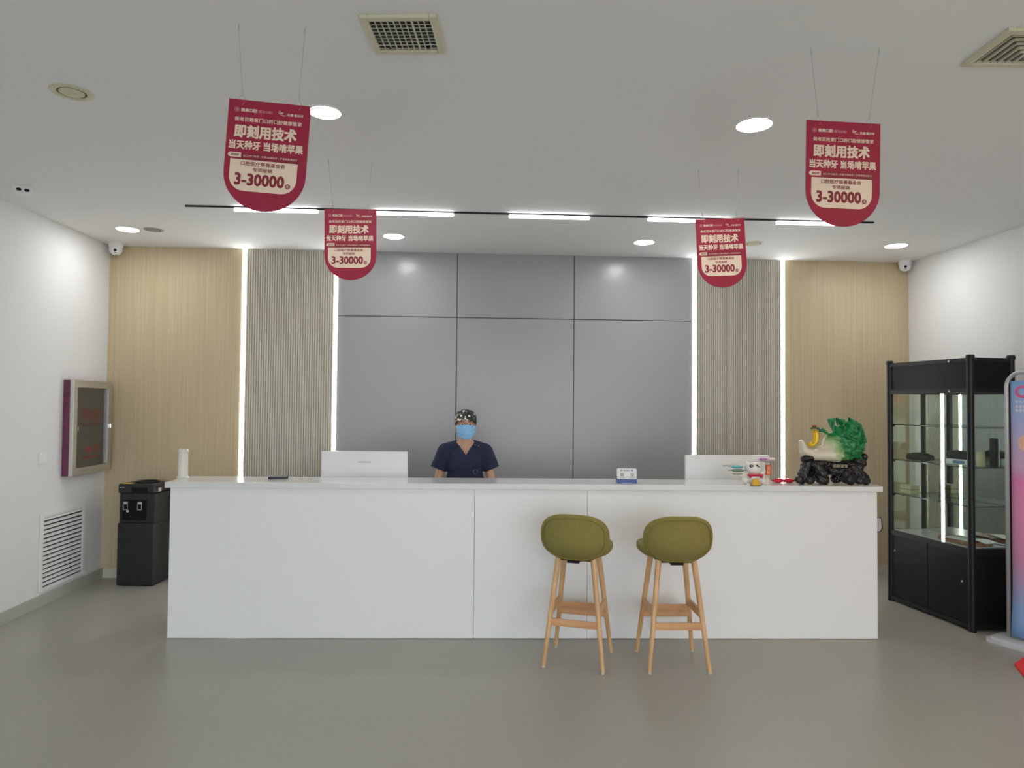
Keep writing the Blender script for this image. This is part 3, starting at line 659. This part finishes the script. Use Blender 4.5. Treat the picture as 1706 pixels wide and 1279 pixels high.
# ------------------------------------------------------------ bar stools
def make_stool(loc, rz, lab):
    t = thing('bar_stool', lab, 'stool', loc, rz, 'green bar stools at the counter')
    # +y is the seat's front (towards the counter), backrest at -y
    def bend(p):
        z = p.z; f = 1-.34*max(0, -z/.148)**2.2-.16*max(0, z/.148)**2.6
        x = p.x*f
        y = p.y*(1-.25*abs(z)/.148)+1.7*x*x-.212-.10*z
        if z < -.03: y += 5.5*(z+.03)**2
        return Vector((x, y, z+.787))
    b = new(); superq(b, .212, .030, .150, .62, .62, 64, 36, fn=bend); bk = obj('backrest', b, M_green, t, True)
    b = new(); pts = []
    for k in range(56):
        a = 2*PI*k/56; c, s = math.cos(a), math.sin(a)
        p = Vector((.190*math.copysign(abs(c)**.62, c), -.0262, .130*math.copysign(abs(s)**.62, s))); pts.append(bend(p))
    tube(b, pts, .0035, 6, True); obj('piping', b, M_green, bk, True)
    def seat(p):
        return Vector((p.x, p.y+.035, p.z+.694+.30*p.x*p.x))
    b = new(); superq(b, .204, .195, .046, .62, .66, 56, 20, fn=seat); obj('seat', b, M_green, t, True)
    b = new(); box(b, -.11, .11, -.10, .12, .634, .652, .003); box(b, -.045, .03, -.155, -.10, .632, .646, .002); obj('seat_plate', b, M_black, t)
    tops = {}; bots = {}
    for sx in (-1, 1):
        for sy in (-1, 1):
            tp, bt = Vector((sx*.108, sy*.10, .655)), Vector((sx*.181, sy*.182, .006)); tops[sx, sy] = tp; bots[sx, sy] = bt
            b = new(); cone(b, bt, tp, .0125, .0185, 18); lg = obj('leg', b, M_beech, t, True, angle=.8)
            b = new(); cone(b, bt-Vector((0, 0, .006)), bt+Vector((0, 0, .004)), .0125, .013, 16); obj('foot_pad', b, mat('pale pad', (.55, .5, .45), .6), lg)
    at = lambda sx, sy, z: bots[sx, sy].lerp(tops[sx, sy], (z-.006)/.649)
    b = new(); bar(b, at(-1, -1, .268), at(1, -1, .268), .018, .042, bev=.003); obj('rear_rail', b, M_beechx, t)
    b = new(); bar(b, at(-1, 1, .275), at(1, 1, .275), .022, .078, bev=.004); obj('footrest', b, M_beechx, t)
    for sx in (-1, 1):
        b = new(); bar(b, at(sx, -1, .335), at(sx, 1, .335), .018, .05, bev=.003); obj('side_rail', b, M_beech, t)
    return t
s1 = make_stool((.672, 4.326, 0), math.radians(-19), 'olive green bar stool on the left, turned to the right, over a counter seam')
dup(s1, (1.248, 4.268, 0), (0, 0, math.radians(-1.5)), 'olive green bar stool on the right, square on to the counter')

# ------------------------------------------------------------ glass display cabinet
A, B, C_, D_ = Vector((3.465, 5.56, 0)), Vector((3.567, 4.765, 0)), Vector((3.885, 4.780, 0)), Vector((3.766, 5.575, 0))
O = (A+B+C_+D_)/4
cabn = thing('display_cabinet', 'tall black corner display cabinet with glass shelves by the right wall', 'display cabinet', O)
a, b_, c, d = A-O, B-O, C_-O, D_-O
V3 = lambda p, z: Vector((p.x, p.y, z))
for p in (a, b_, c, d):
    bm = new(); lathe(bm, [(0, .0), (.024, .0), (.024, 1.945), (0, 1.945)], (p.x, p.y, 0), 16); po = obj('post', bm, M_blackm, cabn, True, angle=.6)
    bm = new(); lathe(bm, [(0, 1.945), (.029, 1.945), (.029, 1.968), (.025, 1.976), (0, 1.976)], (p.x, p.y, 0), 16); obj('post_cap', bm, M_blackm, po, True, angle=.6)
def side(name, p, q, z0, z1, th, m, off=.018, bev=0):
    dr_ = (q-p).normalized(); bm = new(); bar(bm, V3(p+dr_*off, (z0+z1)/2), V3(q-dr_*off, (z0+z1)/2), th, z1-z0, bev=bev); return obj(name, bm, m, cabn)
for p, q in ((a, b_), (b_, c), (c, d), (d, a)):
    side('crown_panel', p, q, 1.735, 1.925, .012, M_black)
    side('rail', p, q, 1.925, 1.955, .03, M_blackm); side('rail', p, q, 1.700, 1.735, .03, M_blackm); side('rail', p, q, .545, .585, .03, M_blackm); side('rail', p, q, .02, .05, .03, M_blackm)
mid = (a+b_)/2
side('base_door', a, mid, .052, .543, .016, M_black, .003); side('base_door', mid, b_, .052, .543, .016, M_black, .003)
for p, q in ((b_, c), (c, d), (d, a)): side('base_panel', p, q, .05, .545, .012, M_black)
ins = lambda p, s=.93: p*s
quad = [(ins(p).x, ins(p).y) for p in (a, b_, c, d)]
bm = new(); prism(bm, quad, .585, .590); obj('cabinet_floor', bm, mat('white melamine', (.72, .72, .74), .2), cabn)
bm = new(); prism(bm, quad, 1.722, 1.730); obj('top_panel', bm, M_black, cabn)
ga, gb = a+Vector((.017, 0, 0)), b_-Vector((.017, 0, 0)); gm = (ga+gb)/2
side('glass_door', ga, gm, .585, 1.70, .005, M_glass, .003); side('glass_door', gm, gb, .585, 1.70, .005, M_glass, .003)
side('glass_side', b_, c, .585, 1.70, .005, M_glass); side('glass_end', d, a, .585, 1.70, .005, M_glass)
side('mirror_back', c+Vector((.004, 0, 0)), d-Vector((.004, 0, 0)), .585, 1.70, .006, M_mirror)
M_shelf = glass('shelf glass', (.86, .95, .89)); M_edge = mat('dark glass edge', (.02, .045, .035), .1)
for z in (.88, 1.158, 1.446):
    bm = new(); prism(bm, [(p.x*.945, p.y*.965) for p in (a, b_, c, d)], z, z+.006); sh = obj('shelf', bm, M_shelf, cabn)
    bm = new()
    e4 = [Vector((p.x*.950, p.y*.970, z+.003)) for p in (a, b_, c, d)]
    for i in range(4): bar(bm, e4[i], e4[(i+1) % 4], .002, .006)
    obj('shelf_edge', bm, M_edge, sh)
    for p in (a, b_, c, d):
        bm = new(); q = p*.955; box(bm, q.x-.014, q.x+.014, q.y-.014, q.y+.014, z-.014, z-.0005, .002); obj('shelf_bracket', bm, M_black, sh)
bm = new(); q = c*.925; box(bm, q.x-.005, q.x+.007, q.y-.006, q.y+.006, .62, 1.69); obj('light_strip', bm, emit('cabinet strip', (.95, 1, 1), 7), cabn)
def lock(pp, qq, f, z):
    dr_ = (qq-pp).normalized(); n_ = Vector((dr_.y, -dr_.x, 0)); n_ = n_ if n_.dot((pp+qq)/2) > 0 else -n_
    bm = new(); p0 = V3(pp.lerp(qq, f), z); cone(bm, p0+n_*.006, p0+n_*.03, .011, .009, 16); obj('lock', bm, M_chrome, cabn, True, angle=.6)
lock(a, b_, .80, 1.936); lock(a, b_, .80, 1.716); lock(a, b_, .10, .425); lock(a, b_, .93, .345)
# things in the cabinet
def wpt(fa, fb, z):   # fa along A->B, fb from that front edge towards the mirror
    p = A.lerp(B, fa); q = D_.lerp(C_, fa); r = p.lerp(q, fb); return (r.x, r.y, z)
ang = math.atan2((B-A).y, (B-A).x)
def pouch(loc, rz, L, lab):
    t = thing('black_pouch', lab, 'pouch', loc, rz, 'pouches in the cabinet')
    b = new(); superq(b, L/2, .045, .032, .5, .7, fn=lambda p: Vector((p.x, p.y, (p.z+.032)*(1-.25*(p.x/(L/2))**2)))); obj('pouch', b, mat('black nylon', (.02, .02, .022), .7, bump=.3, bscale=60), t, True)
    b = new(); tube(b, [(-L*.42, -.03, .05), (0, -.036, .062), (L*.42, -.03, .05)], .003, 6); obj('zip', b, M_charc, t, True)
pouch(wpt(.24, .35, 1.166), ang+.25, .22, 'long black pouch lying on the middle glass shelf, nearer the counter')
pouch(wpt(.66, .45, 1.2085), ang+.2, .17, 'black pouch lying on a small white box, middle glass shelf')
t = thing('small_box', 'small white and blue box under the black pouch on the middle shelf', 'box', wpt(.68, .45, 1.166), ang+.2)
b = new(); box(b, -.09, .09, -.035, .035, 0, .040, .002); obj('carton', b, M_paper, t); b = new(); box(b, -.03, .06, -.0362, -.035, .008, .03); obj('label_print', b, mat('pale blue print', srgb(110, 150, 190), .4), t)
t = thing('cream_jar', 'short cream coloured jar on the middle glass shelf at the cabinet\'s near end', 'jar', (3.722, 4.872, 1.166))
b = new(); lathe(b, [(0, 0), (.027, 0), (.029, .004), (.029, .082), (.027, .086), (0, .086)]); obj('body', b, mat('cream glaze', srgb(214, 204, 166), .4), t, True, angle=.7)
b = new(); lathe(b, [(0, .086), (.028, .086), (.028, .100), (.026, .103), (0, .103)]); obj('lid', b, mat('cream lid', srgb(206, 198, 164), .4), t, True, angle=.7)
t = thing('black_bottle', 'tall black cylindrical bottle on the middle glass shelf beside the cream jar', 'bottle', (3.806, 4.845, 1.166))
b = new(); lathe(b, [(0, 0), (.029, 0), (.031, .003), (.031, .165), (0, .165)]); obj('body', b, M_charc, t, True, angle=.7)
b = new(); lathe(b, [(0, .165), (.029, .166), (.031, .169), (.031, .202), (.028, .206), (0, .206)]); obj('cap', b, M_charc, t, True, angle=.7)
t = thing('cream_box', 'small ribbed cream box on the lowest glass shelf at the cabinet\'s far end', 'box', wpt(.10, .35, .888), ang)
b = new()
for k in range(5): box(b, -.06+k*.024, -.0375+k*.024, -.04, .04, 0, .07, .003)
obj('box', b, mat('cream card', srgb(216, 208, 172), .5), t); b = new(); box(b, -.062, .062, -.041, .041, .032, .038); obj('band', b, mat('tan band', srgb(150, 140, 110), .5), t)
t = thing('wooden_board', 'thin brown wooden board with rounded corner on the cabinet floor', 'board', wpt(.74, .40, .5915), ang)
b = new(); prism(b, rrect(-.19, .17, -.09, .12, .07), 0, .020); obj('board', b, wood('brown board', srgb(120, 78, 50), srgb(164, 112, 74), 'X', 20, .1), t)
for p_, r_, lab in ((wpt(.70, .35, .6125), .3, 'white sheet of paper on the wooden board in the cabinet'), ((3.735, 4.90, .6125), .1, 'curled white sheet of paper at the cabinet\'s near end')):
    b = new(); G = [[b.verts.new((-.09+.18*i/8, -.06+.12*j/4, .002+.012*math.sin(PI*i/8)*(1 if 'curled' in lab else .15))) for j in range(5)] for i in range(9)]
    for i in range(8):
        for j in range(4): b.faces.new((G[i][j], G[i+1][j], G[i+1][j+1], G[i][j+1]))
    o = obj('paper_sheet', evald(b, [('SOLIDIFY', dict(thickness=.0008))]), M_paper, None, True); o.location = p_; o.rotation_euler = (0, 0, ang+r_); tag(o, lab, 'paper')

# ------------------------------------------------------------ portal banner stand by the right wall
P0 = Vector((3.668, 4.555, 0)); U = Vector((.40, -.9165, 0)).normalized(); N_ = Vector((U.y, -U.x, 0))
bn = thing('banner_stand', 'blue and pink banner hanging in a grey tube frame at the right edge', 'banner', P0, math.atan2(U.y, U.x))
BW = .78
b = new(); arc = [(0, 0, .03), (0, 0, 1.74)] + [(.10-.10*math.cos(k*PI/12), 0, 1.74+.10*math.sin(k*PI/12)) for k in range(1, 7)] + [(BW-.10+.10*math.sin(k*PI/12), 0, 1.74+.10*math.cos(k*PI/12)) for k in range(0, 7)] + [(BW, 0, .03)]
tube(b, arc, .0135, 12); obj('tube_frame', b, mat('grey metal', (.50, .50, .52), .4, metal=.5), bn, True)
b = new(); prism(b, rrect(-.10, BW+.1, -.125, .125, .05), 0.0, .02); prism(b, rrect(-.075, BW+.075, -.10, .10, .04), .02, .035); obj('base', b, mat('light grey base', (.55, .57, .60), .35), bn)
m, nt, p = nodes('banner print'); p.inputs['Roughness'].default_value = .45
tc = nt.nodes.new('ShaderNodeTexCoord'); sx = nt.nodes.new('ShaderNodeSeparateXYZ'); rp = nt.nodes.new('ShaderNodeValToRGB')
mr = nt.nodes.new('ShaderNodeMapRange'); mr.inputs['From Min'].default_value = .05; mr.inputs['From Max'].default_value = 1.8
nt.links.new(tc.outputs['Object'], sx.inputs[0]); nt.links.new(sx.outputs[2], mr.inputs[0]); nt.links.new(mr.outputs[0], rp.inputs[0]); nt.links.new(rp.outputs[0], p.inputs['Base Color'])
rp.color_ramp.elements[0].color = srgb(128, 170, 222); rp.color_ramp.elements[0].position = 0; rp.color_ramp.elements[1].color = srgb(128, 178, 228); rp.color_ramp.elements[1].position = 1
for pos, col in ((.12, srgb(140, 168, 214)), (.30, srgb(206, 138, 172)), (.50, srgb(226, 140, 180)), (.60, srgb(226, 130, 180)), (.66, srgb(206, 164, 196)), (.82, srgb(170, 178, 218))):
    e_ = rp.color_ramp.elements.new(pos); e_.color = col
b = new(); nu, nz_ = 12, 16
G = [[b.verts.new((.028+(BW-.056)*i/nu, -.004-(.022*max(0, 1-j/2.5) if j < 3 else 0), .055+1.725*j/nz_)) for j in range(nz_+1)] for i in range(nu+1)]
for i in range(nu):
    for j in range(nz_): b.faces.new((G[i][j], G[i+1][j], G[i+1][j+1], G[i][j+1]))
fab = obj('banner_sheet', evald(b, [('SOLIDIFY', dict(thickness=.001))]), m, bn, True)
def ring2(x0, x1, z0, z1, r, w):
    o_, i_ = rrect(x0, x1, z0, z1, r), rrect(x0+w, x1-w, z0+w, z1-w, r-w); bm = new(); fr = frame((0, -.0056, 0), (1, 0, 0), (0, 0, 1)); n = len(o_)
    for k in range(n): flat(bm, [o_[k], o_[(k+1) % n], i_[(k+1) % n], i_[k]], fr)
    return bm
obj('pink_outline', ring2(.055, .40, 1.665, 1.748, .04, .018), mat('pink print', srgb(222, 92, 150), .45), fab)
b = new(); fr = frame((0, -.0056, 0), (1, 0, 0), (0, 0, 1))
for z, x1, h_ in ((1.632, .42, .012), (1.597, .40, .020), (1.568, .44, .020)):
    x = .058
    while x < x1: flat(b, [(x, z), (x+.018, z), (x+.018, z+h_), (x, z+h_)], fr); x += .0235
obj('fine_print', b, mat('pale print', srgb(206, 206, 222), .5), fab)
b = new()
for cx_, cz_, r_ in ((.13, 1.36, .06), (.24, 1.33, .09)): flat(b, circ(cx_, cz_, r_), fr)
obj('portrait_print', b, mat('skin tone print', srgb(230, 180, 160), .5), fab)
obj('pale_ring', ring2(.11, .27, .86, 1.02, .079, .025), mat('pale pink print 2', srgb(232, 190, 208), .5), fab)
b = new(); flat(b, circ(.16, .70, .045), fr); flat(b, circ(.13, 1.13, .025), fr); obj('pink_dot', b, mat('deep pink print', srgb(206, 84, 140), .5), fab)
# red mat corner at the right edge
t = thing('red_mat', 'corner of a bright red mat on the floor at the right edge', 'mat', (3.372, 4.147, 0), 0)
b = new(); e1 = Vector((.151, .105)).normalized(); e2 = Vector((-.091, -.185)).normalized()
q = [Vector((0, 0)), e1*.24, e1*.24+e2*.9, e2*.9]; prism(b, [(v.x, v.y) for v in q], 0, .012); obj('mat', b, mat('bright red rubber', srgb(232, 48, 44), .6), t)

# ------------------------------------------------------------ masked person behind the counter
pr = thing('person', 'masked person in navy scrubs and patterned cap standing behind the counter', 'person', (-.058, 5.585, 0), math.radians(4))
b = new()
ell(b, (0, .005, 1.435), (.074, .092, .098)); ell(b, (0, -.022, 1.375), (.058, .066, .066)); capsule(b, (0, -.050, 1.335), (0, -.04, 1.345), .024, .03)
capsule(b, (0, .02, 1.22), (0, .012, 1.345), .054, .048); ell(b, (0, -.094, 1.392), (.013, .018, .018)); capsule(b, (0, -.084, 1.43), (0, -.096, 1.398), .009, .011)
for s in (-1, 1):
    ell(b, (s*.079, .012, 1.408), (.010, .018, .030)); ell(b, (s*.034, -.066, 1.388), (.024, .022, .022)); ell(b, (s*.030, -.074, 1.446), (.024, .012, .008))
    capsule(b, (s*.03, .02, 1.245), (s*.150, .02, 1.212), .048, .052)
    capsule(b, (s*.160, .02, 1.205), (s*.212, .02, .985), .044, .034); capsule(b, (s*.212, .02, .985), (s*.150, -.21, .815), .034, .025)
    w0 = Vector((s*.150, -.21, .812)); ell(b, w0+Vector((-s*.008, -.045, -.018)), (.038, .046, .015))
    for k, (dx, L) in enumerate(((.030, .060), (.010, .070), (-.011, .066), (-.030, .052))):
        p0 = w0+Vector((s*dx-s*.01, -.078, -.018)); p1 = p0+Vector((s*dx*.12, -L*.5, .006)); p2 = p1+Vector((s*dx*.05, -L*.45, -.018))
        capsule(b, p0, p1, .0092, .0085, 10); capsule(b, p1, p2, .0085, .007, 10)
    p0 = w0+Vector((-s*.034, -.03, -.018)); capsule(b, p0, p0+Vector((-s*.026, -.030, -.002)), .0115, .010, 10); capsule(b, p0+Vector((-s*.026, -.030, -.002)), p0+Vector((-s*.034, -.058, -.010)), .010, .008, 10)
    capsule(b, (s*.085, .03, .80), (s*.09, .03, .44), .078, .052); capsule(b, (s*.09, .03, .44), (s*.095, .04, .09), .05, .034); capsule(b, (s*.095, .055, .045), (s*.10, -.10, .035), .042, .032)
ell(b, (0, .025, 1.12), (.148, .095, .15)); ell(b, (0, .025, .95), (.13, .09, .16)); ell(b, (0, .03, .83), (.155, .105, .11))
bd = remesh(b, .0048, 4)
for v in bd.vertices:
    if v.co.z < .004: v.co.z = .004
obj('body', bd, M_skin, pr, True)
def keep(me, fn):
    bm = new(); bm.from_mesh(me); bmesh.ops.delete(bm, geom=[f for f in bm.faces if not fn(f.calc_center_median(), f.normal)], context='FACES'); return bm
# scrub top
b = new()
ell(b, (0, .022, 1.115), (.165, .118, .155)); ell(b, (0, .025, .94), (.160, .116, .19)); ell(b, (0, .028, .82), (.172, .124, .12)); ell(b, (0, .02, 1.215), (.115, .075, .062))
for s in (-1, 1):
    capsule(b, (s*.02, .02, 1.262), (s*.155, .02, 1.208), .050, .063); capsule(b, (s*.158, .02, 1.205), (s*.240, .02, 1.00), .064, .064)
tp = remesh(b, .006, 6)
displace(tp, lambda p, n: p+n*(noise.noise(Vector((p.x*9, p.y*9, p.z*5)))*.006))
def topcut(c_, n_):
    if c_.z < .74: return False
    for s in (-1, 1):
        if s*c_.x > .15:
            q = Vector((s*c_.x, c_.z))-Vector((.215, 1.065))
            if q.dot(Vector((.36, -.93)).normalized()) > 0: return False
    if c_.z > 1.275 and abs(c_.x) < .07: return False
    if c_.y < .03 and c_.z > 1.185 and abs(c_.x) < .066*(c_.z-1.185)/.09+.001: return False
    return True
bm = keep(tp, topcut)
tpo = obj('scrub_top', evald(bm, [('SMOOTH', dict(iterations=2)), ('SOLIDIFY', dict(thickness=.004, offset=0))]), M_navy, pr, True)
b = new()
for z, xx in ((1.256, .075), (1.249, .105)): ell(b, (xx, -.035, z+.004), (.004, .003, .004), 10)
obj('snap_button', b, M_alu, tpo, True)
b = new()
for k in range(16):
    a_ = 2*PI*k/16; ell(b, (.075+.017*math.cos(a_), -.100, 1.052+.017*math.sin(a_)), (.0022, .004, .0022), 8)
obj('emblem', b, mat('pale embroidery', (.42, .44, .5), .7), tpo, True)
b = new(); box(b, .070, .125, -.103, -.098, 1.000, 1.082, .001); obj('breast_pocket', b, M_navy, tpo)
b = new(); ell(b, (0, .03, .83), (.163, .113, .12))
for s in (-1, 1): capsule(b, (s*.085, .03, .80), (s*.09, .03, .44), .088, .072); capsule(b, (s*.09, .03, .44), (s*.096, .04, .09), .07, .060)
tr = remesh(b, .007, 4); obj('trousers', keep(tr, lambda c_, n_: .06 < c_.z < .90), M_navy, pr, True)
# patterned cap
m, nt, p = nodes('patterned cap cloth'); p.inputs['Roughness'].default_value = .85
tc = nt.nodes.new('ShaderNodeTexCoord'); vo = nt.nodes.new('ShaderNodeTexVoronoi'); vo.inputs['Scale'].default_value = 48; vo.inputs['Randomness'].default_value = 1
lt = nt.nodes.new('ShaderNodeMath'); lt.operation = 'LESS_THAN'; lt.inputs[1].default_value = .46
sr = nt.nodes.new('ShaderNodeSeparateColor'); rp = nt.nodes.new('ShaderNodeValToRGB'); rp.color_ramp.interpolation = 'CONSTANT'
cols = [(0, srgb(225, 222, 214)), (.30, srgb(120, 48, 58)), (.45, srgb(70, 104, 92)), (.55, srgb(236, 234, 228)), (.72, srgb(170, 150, 132)), (.85, srgb(50, 58, 56))]
rp.color_ramp.elements[0].color = cols[0][1]; rp.color_ramp.elements[1].position = .30; rp.color_ramp.elements[1].color = cols[1][1]
for ps, cc in cols[2:]: e_ = rp.color_ramp.elements.new(ps); e_.color = cc
mx = nt.nodes.new('ShaderNodeMix'); mx.data_type = 'RGBA'; mx.inputs['A'].default_value = srgb(44, 50, 48)
for a_, b2 in ((tc.outputs['Object'], vo.inputs['Vector']), (vo.outputs['Distance'], lt.inputs[0]), (vo.outputs['Color'], sr.inputs[0]), (sr.outputs[0], rp.inputs[0]), (lt.outputs[0], mx.inputs['Factor']), (rp.outputs[0], mx.inputs['B']), (mx.outputs['Result'], p.inputs['Base Color'])): nt.links.new(a_, b2)
b = new(); ell(b, (0, .012, 1.448), (.0895, .106, .100), 48)
me = bpy.data.meshes.new('x'); b.to_mesh(me); b.free()
for v in me.vertices:
    if v.co.z > 1.47: v.co.x *= 1+.22*(v.co.z-1.47)/.08; v.co.z -= .004
bm = keep(me, lambda c_, n_: c_.z > 1.462-.55*max(0, c_.y+.06)-.25*abs(c_.x) and c_.z > 1.385)
obj('scrub_cap', evald(bm, [('SOLIDIFY', dict(thickness=.004, offset=0)), ('SUBSURF', dict(levels=1))]), m, pr, True)
# face details
for s in (-1, 1):
    b = new(); ell(b, (s*.031, -.0815, 1.426), (.0125, .008, .0060), 16); ey = obj('eye', b, mat('eye white', (.62, .58, .55), .3), pr, True)
    b = new(); ell(b, (s*.031, -.0885, 1.426), (.0062, .0025, .0056), 14); obj('iris', b, M_black, ey, True)
    b = new(); tube(b, [(s*.014, -.088, 1.446), (s*.030, -.0875, 1.451), (s*.048, -.078, 1.445)], [.002, .0032, .0016], 8); obj('eyebrow', b, mat('dark brow', (.06, .035, .03), .8), pr, True)
b = new()
for s in (-1, 1):
    tube(b, [(s*.032+.026*math.cos(k*PI/10), -.099+.16*(abs(s*.032+.026*math.cos(k*PI/10)))**2*6, 1.424+.018*math.sin(k*PI/10)) for k in range(20)], .0011, 6, True)
    tube(b, [(s*.058, -.094, 1.432), (s*.076, -.06, 1.43), (s*.084, .01, 1.425)], .0011, 6)
tube(b, [(-.007, -.098, 1.427), (0, -.101, 1.430), (.007, -.098, 1.427)], .0011, 6); obj('spectacles', b, mat('dark red metal', srgb(110, 52, 50), .35, metal=.5), pr, True)
bm = new(); NU, NV = 28, 14; G = []
for i in range(NU+1):
    th = -1.15+2.3*i/NU; row = []
    for j in range(NV+1):
        f = j/NV; z = 1.308+.104*f+(.010*math.cos(th*1.3) if f > .5 else 0)*(f-.5)*2 + .030*(1-f)*(abs(th)/1.15)**2
        rx, ry = .064+.022*f, .100+.026*math.sin(PI*min(1, f*.85+.12))
        pleat = .0035*math.sin(f*PI*6)*(1 if .1 < f < .9 else 0)
        row.append(bm.verts.new(((rx+pleat)*math.sin(th), -(ry+pleat)*math.cos(th)+.0, z)))
    G.append(row)
for i in range(NU):
    for j in range(NV): bm.faces.new((G[i][j], G[i+1][j], G[i+1][j+1], G[i][j+1]))
mk = obj('face_mask', evald(bm, [('SOLIDIFY', dict(thickness=.002, offset=1))]), M_mask, pr, True)
b = new()
for s in (-1, 1):
    for z in (1.40, 1.338): tube(b, [(s*.070, -.036, z), (s*.080, -.005, (z+1.41)/2), (s*.086, .02, 1.415)], .0015, 6)
obj('ear_loop', b, mat('pale blue elastic', srgb(170, 200, 214), .8), mk, True)
